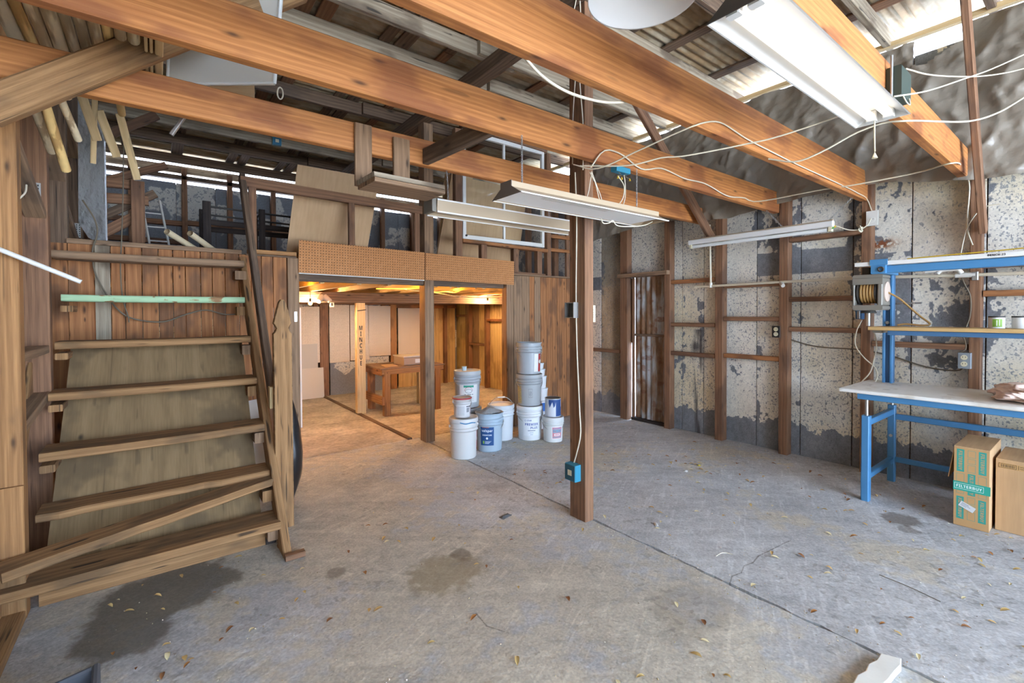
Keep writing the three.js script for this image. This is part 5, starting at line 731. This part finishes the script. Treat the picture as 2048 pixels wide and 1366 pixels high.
// ------------------------------------------------------------------ pipes, outlets and boxes
{
  const p = thing('conduit', 'long cream conduit running along the peeling wall with a riser', 'pipe', [4.82, 1.68, -2]);
  tubeAt([[4.82, 1.684, -2.9], [4.82, 1.686, -2.72], [4.82, 1.69, -2.0], [4.82, 1.69, -1.65], [4.82, 1.682, -1.1], [4.82, 1.668, -0.62], [4.82, 1.658, 0.3]], 0.013, M.pvc, 'run', p, { radial: 10 });
  tubeAt([[4.82, 1.686, -2.71], [4.825, 2.36, -2.73]], 0.012, M.pvc, 'riser', p, { straight: true, radial: 10 });
  rod([4.82, 1.67, -2.71], [4.82, 1.72, -2.71], 0.019, M.pvcWhite, 'tee', p); rod([4.82, 1.684, -2.905], [4.82, 1.684, -2.88], 0.018, M.pvc, 'end_cap', p); rod([4.82, 1.685, -1.99], [4.77, 1.65, -1.95], 0.018, M.pvcWhite, 'hose_bib', p);
  block(4.805, 4.85, 1.63, 1.69, -0.66, -0.625, M.zinc, 'strap', p);
  tubeAt([[4.8, 1.695, -0.85], [4.8, 1.715, -0.83], [4.8, 1.72, -0.78], [4.8, 1.715, -0.735], [4.81, 1.685, -0.715]], 0.017, M.pvcWhite, 'elbow', p, { radial: 10 }); rod([4.8, 1.712, -0.92], [4.8, 1.718, -0.8], 0.016, M.pvcWhite, 'stub', p); rod([4.82, 1.672, -0.75], [4.82, 1.67, -0.64], 0.019, M.pvcWhite, 'coupling', p);
}
function outlet(cx, cy, cz, w, h, plateMat, label, { deep = 0.02, round = true, faceMat = M.ivory, box = null } = {}) { // faces -X
  const o = thing('outlet', label, 'outlet', [cx, cy - h / 2, cz]);
  if (box) block(cx, cx + deep, cy - h / 2, cy + h / 2, cz - w / 2, cz + w / 2, box, 'box', o); block(cx - 0.006, cx, cy - h / 2, cy + h / 2, cz - w / 2, cz + w / 2, plateMat, 'cover_plate', o, { c: 0.002 });
  for (const s of round ? [1, -1] : [-0.4]) { const y = cy + s * h * 0.21; const g = new THREE.CylinderGeometry(w * 0.27, w * 0.27, 0.004, 18); const sk = mesh(g, faceMat, [cx - 0.008, y, cz], 'socket', o, [0, 0, Math.PI / 2]); for (const q of [-1, 1]) block(cx - 0.0115, cx - 0.0102, y - 0.002, y + 0.008, cz + q * 0.008 - 0.0015, cz + q * 0.008 + 0.0015, M.black, 'slot', sk, { c: 0 }); }
  return o;
}
outlet(4.84, 1.205, -2.04, 0.075, 0.115, M.black, 'black outlet with two cream sockets on the wall stud', {});
outlet(4.825, 2.19, -1.27, 0.085, 0.125, M.pvcWhite, 'white outlet under the beam end with a cord plugged in', { round: false, faceMat: M.pvcWhite, box: M.greySteel });
outlet(4.80, 1.028, -0.692, 0.07, 0.118, M.outletGrey, 'grey outlet box with two cream sockets above the bench', { box: M.outletGrey, deep: 0.05 });
{
  const m = thing('steel_strap', 'perforated zinc strap nailed across a panel joint', 'strap', [4.94, 1.47, -1.08]); for (const z of [-1.11, -1.05, -0.99]) { block(4.946, 4.95, 1.46, 1.475, z - 0.022, z + 0.022, M.zinc, 'strap_piece', m, { c: 0 }); }
  const sb = thing('switch_box', 'small blue switch box beneath the hose reel', 'box', [4.78, 1.33, -1.36]); block(4.79, 4.85, 1.335, 1.41, -1.375, -1.325, M.blueDark, 'box', sb); block(4.782, 4.79, 1.34, 1.405, -1.36, -1.34, M.zinc, 'switch', sb);
  const g = thing('metal_box', 'open grey metal electrical box on the dark side of the post', 'box', [2.23, 1.37, -2.25]); block(2.238, 2.246, 1.365, 1.47, -2.285, -2.2, M.darkSteel, 'back', g); block(2.2, 2.246, 1.365, 1.47, -2.205, -2.2, M.zinc, 'side', g, { c: 0 }); block(2.2, 2.246, 1.365, 1.47, -2.285, -2.28, M.zinc, 'side', g, { c: 0 }); block(2.2, 2.246, 1.465, 1.47, -2.28, -2.205, M.zinc, 'side', g, { c: 0 }); block(2.2, 2.246, 1.365, 1.37, -2.28, -2.205, M.zinc, 'side', g, { c: 0 });
  const sw = thing('switch_plate', 'ivory switch plate standing out beside the post', 'switch', [2.37, 1.34, -2.2]); const swp = block(2.335, 2.41, 1.335, 1.45, -2.205, -2.195, M.ivory, 'plate', sw); block(2.328, 2.37, 1.34, 1.4, -2.25, -2.206, M.darkSteel, 'box', sw); for (const y of [1.37, 1.385, 1.4, 1.42]) rod([2.38, y, -2.195], [2.38, y, -2.192], 0.004, M.black, 'hole', swp, 8);
}
function blueBox(x, y, z, w, h, d, label, face) { const b = thing('junction_box', label, 'junction box', [x, y - h / 2, z]); block(x - w / 2, x + w / 2, y - h / 2, y + h / 2, z - d / 2, z + d / 2, M.boxBlue, 'box', b, { c: 0.004 }); if (face === 'x') { block(x - w / 2 - 0.003, x - w / 2, y - h / 2 + 0.004, y + h / 2 - 0.004, z - d / 2 + 0.004, z + d / 2 - 0.004, plain(0x2a5a68, 0.6), 'open_face', b, { c: 0 }); block(x - w / 2 - 0.005, x - w / 2 - 0.003, y - 0.018, y + 0.018, z - 0.018, z + 0.018, M.ivory, 'label', b, { c: 0 }); } else { block(x - w / 2 + 0.004, x + w / 2 - 0.004, y - h / 2 + 0.004, y + h / 2 - 0.004, z + d / 2, z + d / 2 + 0.003, plain(0x2a6a86, 0.6), 'open_face', b, { c: 0 }); block(x - 0.02, x + 0.02, y - 0.02, y + 0.02, z + d / 2 + 0.003, z + d / 2 + 0.005, M.ivory, 'label', b, { c: 0 }); } return b; }
blueBox(2.217, 0.325, -2.225, 0.056, 0.11, 0.1, 'bright blue junction box low on the post', 'x');
blueBox(1.24, 3.605, -6.55, 0.1, 0.1, 0.05, 'blue junction box on a pale rafter over the loft', 'z');
blueBox(1.93, 2.36, -5.3, 0.09, 0.1, 0.05, 'blue junction box by the hardboard sheet in the loft', 'z');
tag(block(1.9, 1.96, 1.886, 2.9, -5.38, -5.33, M.oldBrown, 'loft_stud', scene), 'thin grey upright behind the hardboard sheet', 'post', undefined, 'structure');
{ const j = thing('wire_box', 'open blue wiring box with loose wires under the orange beam', 'junction box', [2.47, 2.33, -2.02]); block(2.40, 2.54, 2.33, 2.368, -2.05, -2.0, M.boxBlue, 'box', j); for (const [x, z] of [[2.41, -2.0], [2.52, -1.99], [2.45, -2.0]]) mesh(new THREE.ConeGeometry(0.008, 0.022, 8), M.yellow, [x, 2.29, z], 'wire_nut', j); tubeAt([[2.43, 2.33, -2.01], [2.44, 2.305, -2.0], [2.41, 2.295, -2.0]], 0.002, M.cableDark, 'wire', j); tubeAt([[2.5, 2.33, -2.01], [2.49, 2.305, -2.0], [2.52, 2.295, -1.99]], 0.002, M.cableDark, 'wire', j);
  const g = thing('ballast_box', 'green-black wiring box at the lamp end on the beam', 'box', [2.83, 2.4, -0.66]); block(2.76, 2.92, 2.41, 2.55, -0.678, -0.62, plain(0x3e4a42, 0.5), 'box', g); block(2.745, 2.757, 2.37, 2.6, -0.66, -0.65, M.zinc, 'strap', g); tubeAt([[2.78, 2.41, -0.62], [2.8, 2.38, -0.61], [2.86, 2.385, -0.61], [2.88, 2.42, -0.618]], 0.003, M.cable, 'wire', g); }
const PATHS = {
  beam3_sag: [[1.019,2.388,-1.360],[1.086,2.371,-1.363],[1.187,2.324,-1.367],[1.305,2.301,-1.370],[1.450,2.305,-1.373],[1.609,2.332,-1.377],[1.812,2.398,-1.380]],
  post_to_beam3: [[2.000,2.292,-1.998],[2.028,2.234,-1.851],[2.078,2.276,-1.582],[2.110,2.309,-1.410],[2.145,2.333,-1.300],[2.319,2.398,-1.300],[2.415,2.414,-1.300],[2.685,2.392,-1.300],[3.054,2.382,-1.300],[3.348,2.377,-1.300],[4.174,2.375,-1.300],[4.557,2.369,-1.300],[4.840,2.355,-1.309],[4.830,2.249,-1.274]],
  post_to_lamp: [[2.049,2.291,-1.992],[2.191,2.253,-1.715],[2.270,2.271,-1.562],[2.311,2.263,-1.481],[2.450,2.278,-1.210],[2.520,2.292,-1.073],[2.646,2.350,-0.827]],
  beam2_run: [[2.151,2.303,-2.000],[2.286,2.437,-2.005],[2.438,2.449,-2.005],[2.665,2.390,-2.005],[2.896,2.436,-2.005],[3.188,2.414,-2.005],[3.468,2.423,-2.005],[3.826,2.378,-2.005],[4.146,2.404,-2.005],[4.201,2.380,-1.979],[4.221,2.373,-1.434],[4.228,2.365,-1.248],[4.243,2.373,-0.850],[4.056,2.349,-0.665],[4.820,2.444,-0.712],[4.830,2.361,-0.683],[4.840,2.021,-0.692],[4.840,1.893,-0.661]],
  lamp_to_right: [[2.950,2.326,-1.293],[2.974,2.277,-1.147],[2.994,2.306,-1.018],[3.019,2.370,-0.861],[3.036,2.387,-0.751],[3.050,2.373,-0.668],[3.534,2.436,-0.497],[3.764,2.514,-0.417],[3.986,2.630,-0.340]],
  right_long: [[2.702,2.388,-0.636],[2.988,2.472,-0.581],[3.388,2.622,-0.505],[3.677,2.734,-0.450],[4.162,2.942,-0.357]],
  right_upper: [[2.958,2.602,-0.650],[3.196,2.629,-0.609],[3.768,2.753,-0.509],[4.191,2.874,-0.436],[4.489,2.973,-0.385]],
  post_cable: [[2.238,2.341,-2.221],[2.238,2.055,-2.208],[2.238,1.486,-2.214],[2.238,1.149,-2.206],[2.238,0.748,-2.183],[2.238,0.581,-2.175],[2.238,0.474,-2.203],[2.238,0.380,-2.236]],
  post_top_a: [[2.238,3.479,-2.209],[2.238,3.361,-2.238],[2.238,3.228,-2.201],[2.238,2.987,-2.215],[2.238,2.730,-2.239],[2.238,2.404,-2.245]],
  post_top_b: [[2.192,3.411,-2.128],[2.201,3.229,-2.128],[2.186,2.936,-2.128],[2.218,2.623,-2.128],[2.217,2.331,-2.128]],
  loop_a: [[2.160,2.273,-2.000],[2.133,2.160,-1.997],[2.112,2.094,-1.993],[2.139,2.067,-1.990]],
  loop_b: [[2.160,2.280,-2.000],[2.201,2.202,-1.997],[2.239,2.129,-1.993],[2.249,2.082,-1.990]],
  loop_c: [[2.135,2.267,-1.990],[2.177,2.211,-1.987],[2.209,2.119,-1.983],[2.229,2.084,-1.980]],
  jbox_drop: [[2.473,2.313,-2.000],[2.470,2.261,-1.990],[2.458,2.158,-1.980],[2.420,2.086,-1.970]],
  jbox_drop2: [[2.412,2.296,-2.000],[2.460,2.236,-1.990],[2.438,2.155,-1.980],[2.366,2.082,-1.970]],
  under_lamp: [[2.213,1.989,-1.970],[2.231,1.963,-1.970],[2.298,1.974,-1.970],[2.322,1.990,-1.970],[2.356,1.965,-1.970],[2.497,1.970,-1.970],[2.658,1.998,-1.970],[2.747,2.033,-1.970]],
  loft_cable: [[-0.411,2.213,-4.460],[-0.347,2.079,-4.460],[-0.335,1.991,-4.460],[-0.360,1.881,-4.460],[-0.364,1.835,-4.460],[-0.352,1.703,-4.460],[-0.295,1.554,-4.460],[-0.241,1.452,-4.460],[-0.177,1.386,-4.460],[-0.076,1.351,-4.460],[0.045,1.346,-4.460],[0.188,1.403,-4.460],[0.310,1.434,-4.460],[0.441,1.398,-4.460],[0.570,1.405,-4.460]],
  loft_drop: [[-0.171,2.918,-4.440],[-0.181,2.607,-4.440],[-0.190,2.241,-4.440],[-0.202,1.947,-4.440],[-0.211,1.727,-4.440],[-0.200,1.507,-4.440],[-0.173,1.390,-4.440],[-0.168,1.342,-4.440]],
  wall_cable: [[4.930,1.133,-1.958],[4.930,1.091,-1.816],[4.930,1.069,-1.689],[4.930,1.061,-1.360],[4.930,1.026,-1.166],[4.930,0.953,-0.940],[4.930,0.935,-0.791],[4.930,0.944,-0.734],[4.930,0.965,-0.717]],
  wall_cord_a: [[4.720,1.329,-1.307],[4.710,1.244,-1.339],[4.700,1.116,-1.346],[4.690,1.015,-1.283],[4.680,0.939,-1.205],[4.670,0.880,-1.185],[4.660,0.775,-1.215]],
  wall_cord_b: [[4.720,1.267,-1.234],[4.708,1.206,-1.214],[4.696,1.124,-1.200],[4.684,1.000,-1.213],[4.672,0.896,-1.236],[4.660,0.807,-1.294]],
  stud_cord_a: [[4.830,2.170,-0.521],[4.830,2.168,-0.584],[4.830,2.129,-0.636],[4.830,2.026,-0.688],[4.830,1.899,-0.714],[4.830,1.795,-0.727]],
  stud_cord_b: [[4.830,1.693,-0.729],[4.830,1.596,-0.698],[4.830,1.520,-0.670],[4.830,1.371,-0.668],[4.830,1.277,-0.689]],
  stud_cord_c: [[4.820,1.220,-0.706],[4.820,1.145,-0.687],[4.820,1.107,-0.692],[4.820,1.087,-0.719]],
  hose_a: [[4.620,1.555,-1.119],[4.620,1.470,-1.034],[4.620,1.383,-0.943],[4.620,1.315,-0.855]],
  hose_b: [[4.620,1.311,-0.855],[4.600,1.296,-0.894],[4.580,1.310,-0.993],[4.560,1.294,-1.034]],
  f4_cord: [[4.700,2.145,-1.495],[4.725,2.099,-1.399],[4.750,2.100,-1.328],[4.775,2.131,-1.290],[4.800,2.186,-1.273]],
  left_cord_a: [[-0.506,1.933,-3.100],[-0.490,1.980,-3.150],[-0.493,2.026,-3.200]],
  chain_f3: [[1.581,2.471,-2.760],[1.578,2.134,-2.800]],
  chain_f2a: [[1.529,2.367,-2.000],[1.581,2.075,-1.980]],
  chain_f2b: [[2.659,2.415,-2.000],[2.573,2.091,-1.980]],
  chain_f4a: [[4.700,2.461,-1.512],[4.650,2.158,-1.501]],
  chain_f4b: [[4.750,2.494,-1.468],[4.750,2.199,-1.466]],
  pull: [[2.687,2.275,-0.670],[2.707,2.126,-0.670]],
};
const cableSpec = {
  beam3_sag: [0.006, 'thick cream cable sagging under the beam with the enamel shade'], post_to_beam3: [0.004, 'cream cable from the post along a beam to the white outlet'], post_to_lamp: [0.004, 'cream cable stretched from the post to the lit lamp'], beam2_run: [0.005, 'cream cable stapled along the beam before the post and over to the wall'],
  lamp_to_right: [0.005, 'cream cable passing under the lit lamp toward the workbench'], right_long: [0.004, 'taut cream cable leaving the lamp box, the lower of two'], right_upper: [0.004, 'slack cream cable leaving the lamp box, the upper of two'], post_cable: [0.005, 'white cable running down the post to the blue box'],
  post_top_a: [0.004, 'white cable high on the dark side of the post'], post_top_b: [0.004, 'white cable high on the front of the post'], loop_a: [0.003, 'white wire tail beside the post, the straightest'], loop_b: [0.003, 'white wire tail beside the post, bending away from it'], loop_c: [0.003, 'white wire tail between the other two by the post'],
  jbox_drop: [0.0035, 'wire dropping straight from the open blue wiring box'], jbox_drop2: [0.0035, 'wire looping from the open blue wiring box to the lamp'], under_lamp: [0.0035, 'white wire drooping under the unlit lamp'], loft_cable: [0.006, 'grey cable drooping across the planks behind the stairs'], loft_drop: [0.0045, 'thin brown cord hanging straight before the stair planks'],
  wall_cable: [0.006, 'brown cable sagging along the peeling wall to the grey outlet'], wall_cord_a: [0.005, 'white cord hanging in a bow below the hose reel'], wall_cord_b: [0.005, 'white cord hanging below the reel and crossing the bowed one'], stud_cord_a: [0.004, 'white cord curving from the slim brace to the wall stud'], stud_cord_b: [0.005, 'grey cord hugging the stud above the bench shelf'], stud_cord_c: [0.004, 'short white cord above the grey outlet'],
  f4_cord: [0.005, 'white cord from the strip lamp to the white outlet'], left_cord_a: [0.004, 'short cream cord end poking out by the near stud'],
};
for (const [k, [r, label]] of Object.entries(cableSpec)) tag(tubeAt(PATHS[k], r, /brown|grey/.test(label) ? M.cableDark : M.cable, 'cable', scene), label, 'cable');
tag(mesh(new THREE.TorusKnotGeometry(0.018, 0.005, 40, 6), M.cable, [4.75, 2.1, -1.33], 'cord_knot', scene), 'knotted bundle of cord between strip lamp and white outlet', 'cord');
tag(rod([-0.55, 1.69, -2.98], [-0.285, 1.555, -2.98], 0.011, M.pvcWhite, 'white_pipe', scene, 10), 'white pipe end slanting out of the near stud', 'pipe');
// nail plates on the studs
for (const [x, y, z, w, h, label] of [[-0.555, 2.1, -3.785, 0.06, 0.12, 'perforated nail plate on the reddish stud'], [-0.54, 2.12, -5.395, 0.055, 0.12, 'perforated nail plate on the farther stud']]) { const p = thing('nail_plate', label, 'plate', [x, y, z]); const pl = block(x - w / 2, x + w / 2, y - h / 2, y + h / 2, z, z + 0.003, M.zinc, 'plate', p, { c: 0 }); for (let i = 0; i < 3; i++) for (let j = 0; j < 6; j++) block(x - w / 2 + 0.01 + i * 0.018, x - w / 2 + 0.016 + i * 0.018, y - h / 2 + 0.01 + j * 0.018, y - h / 2 + 0.02 + j * 0.018, z + 0.003, z + 0.004, M.black, 'hole', pl, { c: 0 }); }
// ------------------------------------------------------------------ floor-level odds and ends
{ // black bin bag behind the newel
  const P = []; for (let k = 0; k <= 14; k++) { const t = k / 14; P.push(new THREE.Vector2(0.008 + 0.12 * Math.pow(Math.sin(Math.PI * Math.min(1, 0.06 + t * 0.86)), 0.8) * (1 - t * 0.45), t * 0.78)); }
  P.unshift(new THREE.Vector2(0.0001, 0)); const g = new THREE.LatheGeometry(P, 40), p = g.attributes.position; for (let i = 0; i < p.count; i++) { const a = Math.atan2(p.getZ(i), p.getX(i)), y = p.getY(i), q = 1 + 0.34 * (fbm((a / 6.2832 + 0.5) * 9, y * 5, 3, 9, BIG, 601) - 0.5) + 0.22 * Math.abs(fbm((a / 6.2832 + 0.5) * 16, y * 3, 2, 16, BIG, 605) - 0.5); p.setX(i, p.getX(i) * q); p.setZ(i, p.getZ(i) * q * 0.8); } g.computeVertexNormals();
  tag(mesh(g, new THREE.MeshPhysicalMaterial({ color: 0x1c1c1e, roughness: 0.3, clearcoat: 0.3 }), [0.765, 0, -3.8], 'bin_bag', scene), 'black bin bag standing behind the pointed picket', 'bag');
  tag(sheet([0.36, 0.0, -3.98], [0.34, 0, -0.2], [0.0, 0.7, -0.15], 0.01, rough(0xc9c6be, 0.8), 'white_board', scene), 'white board standing under the stair behind the cleats', 'board');
}
{ // corner of a grey felt bin
  const b = thing('felt_bin', 'dark grey felt bin at the bottom corner by the stairs', 'bin', [-0.3, 0, -1.75]), felt = rough(0x55585e, 0.95, 0.003);
  bar([-0.46, 0.15, -1.86], [-0.165, 0.172, -1.90], 0.02, 0.30, felt, 'side', b, { c: 0.008 }); bar([-0.165, 0.172, -1.90], [-0.145, 0.165, -1.5], 0.02, 0.31, felt, 'side', b, { c: 0.008 }); bar([-0.46, 0.15, -1.86], [-0.46, 0.15, -1.5], 0.02, 0.30, felt, 'side', b, { c: 0.008 }); bar([-0.46, 0.15, -1.5], [-0.145, 0.15, -1.5], 0.02, 0.30, felt, 'side', b, { c: 0.008 }); block(-0.45, -0.16, 0.002, 0.012, -1.88, -1.5, felt, 'bottom', b);
}
{ // broken white foam strip
  const s = new THREE.Shape(); const pts = [[1.98, -0.586], [2.03, -0.574], [2.08, -0.578], [2.13, -0.565], [2.18, -0.57], [2.23, -0.557], [2.285, -0.558], [2.312, -0.505], [2.27, -0.497], [2.22, -0.502], [2.15, -0.505], [2.08, -0.512], [1.98, -0.52]].map(([x, z]) => [x, -z]); s.moveTo(...pts[0]); for (const p of pts.slice(1)) s.lineTo(...p);
  const g = new THREE.ExtrudeGeometry(s, { depth: 0.02, bevelEnabled: true, bevelSize: 0.004, bevelThickness: 0.004, bevelSegments: 2 }); g.rotateX(-Math.PI / 2); g.translate(0, 0.005, 0); tag(mesh(g, rough(0xe6e4da, 0.95, 0.004), [0, 0, 0], 'foam_piece', scene), 'broken white foam strip on the floor at the lower edge', 'foam');
}
const scrap = (x, z, w, d, mat, label, turn) => tag(mesh(crumple(w, d, 0.014, Math.floor(rr(700, 790)), 6), mat, [x, 0.001, z], 'scrap', scene, [0, turn, 0]), label, 'scrap');
scrap(3.67, -2.29, 0.055, 0.04, plain(0xdad8d2, 0.8), 'white paper scrap on the floor before the wall studs', 0.4); scrap(2.59, -1.83, 0.05, 0.022, plain(0xdedcd8, 0.8), 'small white scrap on the floor right of the post foot', 0.9); scrap(1.88, -2.54, 0.09, 0.05, plain(0x5c5e60, 0.8), 'dark scrap on the floor left of the post', 0.2); scrap(3.9, -2.3, 0.04, 0.03, plain(0xc9b84e, 0.8), 'yellow scrap on the floor before the wall', 0.2);
tag(tubeAt([[2.52, 0.003, -1.38], [2.56, 0.012, -1.37], [2.6, 0.004, -1.36], [2.615, 0.004, -1.33]], 0.002, M.cable, 'string_piece', scene), 'short white string lying on the floor', 'string');
tag(tubeAt([[3.02, 0.004, -0.75], [3.0, 0.006, -0.62], [2.97, 0.004, -0.5]], 0.002, M.cableDark, 'twig', scene), 'thin dark twig on the floor near the foam strip', 'twig');
// dry leaves
{
  const lg = new THREE.PlaneGeometry(1, 0.42, 4, 2); { const p = lg.attributes.position; for (let i = 0; i < p.count; i++) { const x = p.getX(i), w = Math.pow(Math.max(0, 1 - 4 * x * x), 0.6), y = p.getY(i) * w; p.setXYZ(i, x, Math.abs(y) * 0.55 + 0.12 * Math.sin(x * 3 + 1) + 0.06, y); } lg.computeVertexNormals(); }
  const cols = [0xc9a468, 0xd6bb7c, 0xa8743f, 0xe0d2a4, 0xc2a468, 0x8f5f38].map((c) => { const m = plain(c, 0.85); m.side = THREE.DoubleSide; return m; });
  const zones = [[2.4, 4.6, -3.2, -0.15, 180, 'dry curled leaf on the grey floor between post and workbench', 'leaves between post and workbench'], [0.4, 2.25, -3.2, -0.7, 56, 'dry leaf on the bare floor between stairs and post', 'leaves between stairs and post'], [-0.35, 0.35, -3.1, -2.2, 26, 'dry leaf lying on the dark stain by the stairs', 'leaves on the dark stain'], [2.4, 4.6, -4.2, -3.2, 24, 'dry leaf on the floor before the buckets and the metal door', 'leaves before the buckets']];
  for (const [x0, x1, z0, z1, n, label, group] of zones) for (let i = 0; i < n; i++) {
    const x = rr(x0, x1), z = rr(z0, z1); if (x > 3.05 && x < 3.6 && z < -3.6) continue;
    const s = rr(0.02, 0.05), m = new THREE.Mesh(lg, cols[Math.floor(rnd() * 6)]); m.scale.set(s, s * rr(0.7, 1.2), s); m.position.set(x, 0.0005, z); m.rotation.y = rr(0, 6.28); tag(put(m, 'dry_leaf', scene), label, 'leaf', group);
  }
  const crumbs = new THREE.InstancedMesh(new THREE.TetrahedronGeometry(1), plain(0x8d7a5c, 0.95), 2200), q = new THREE.Object3D();
  for (let i = 0; i < 2200; i++) { let x = rr(-0.4, 4.8), z = rr(-4.6, -0.1); if (rnd() < 0.25) { x = rr(2.22, 2.42); } else if (rnd() < 0.25) { x = 4.85 - Math.pow(rnd(), 2) * 0.5; } const s = rr(0.0015, 0.0045); q.position.set(x, s * 0.5, z); q.scale.set(s * rr(0.6, 2), s, s); q.rotation.set(rr(0, 3), rr(0, 3), rr(0, 3)); q.updateMatrix(); crumbs.setMatrixAt(i, q.matrix); crumbs.setColorAt(i, new THREE.Color().setHSL(rr(0.07, 0.13), rr(0.15, 0.45), rr(0.25, 0.7))); }
  crumbs.name = 'floor_litter'; crumbs.castShadow = crumbs.receiveShadow = true; crumbs.material.color.set(0xffffff); tag(crumbs, 'fine crumbs and bits of leaf strewn over the concrete floor', 'litter', undefined, 'stuff'); scene.add(crumbs);
}
scene.traverse((o) => { if (o.isMesh) { o.castShadow = true; o.receiveShadow = true; } });
renderer.render(scene, camera);
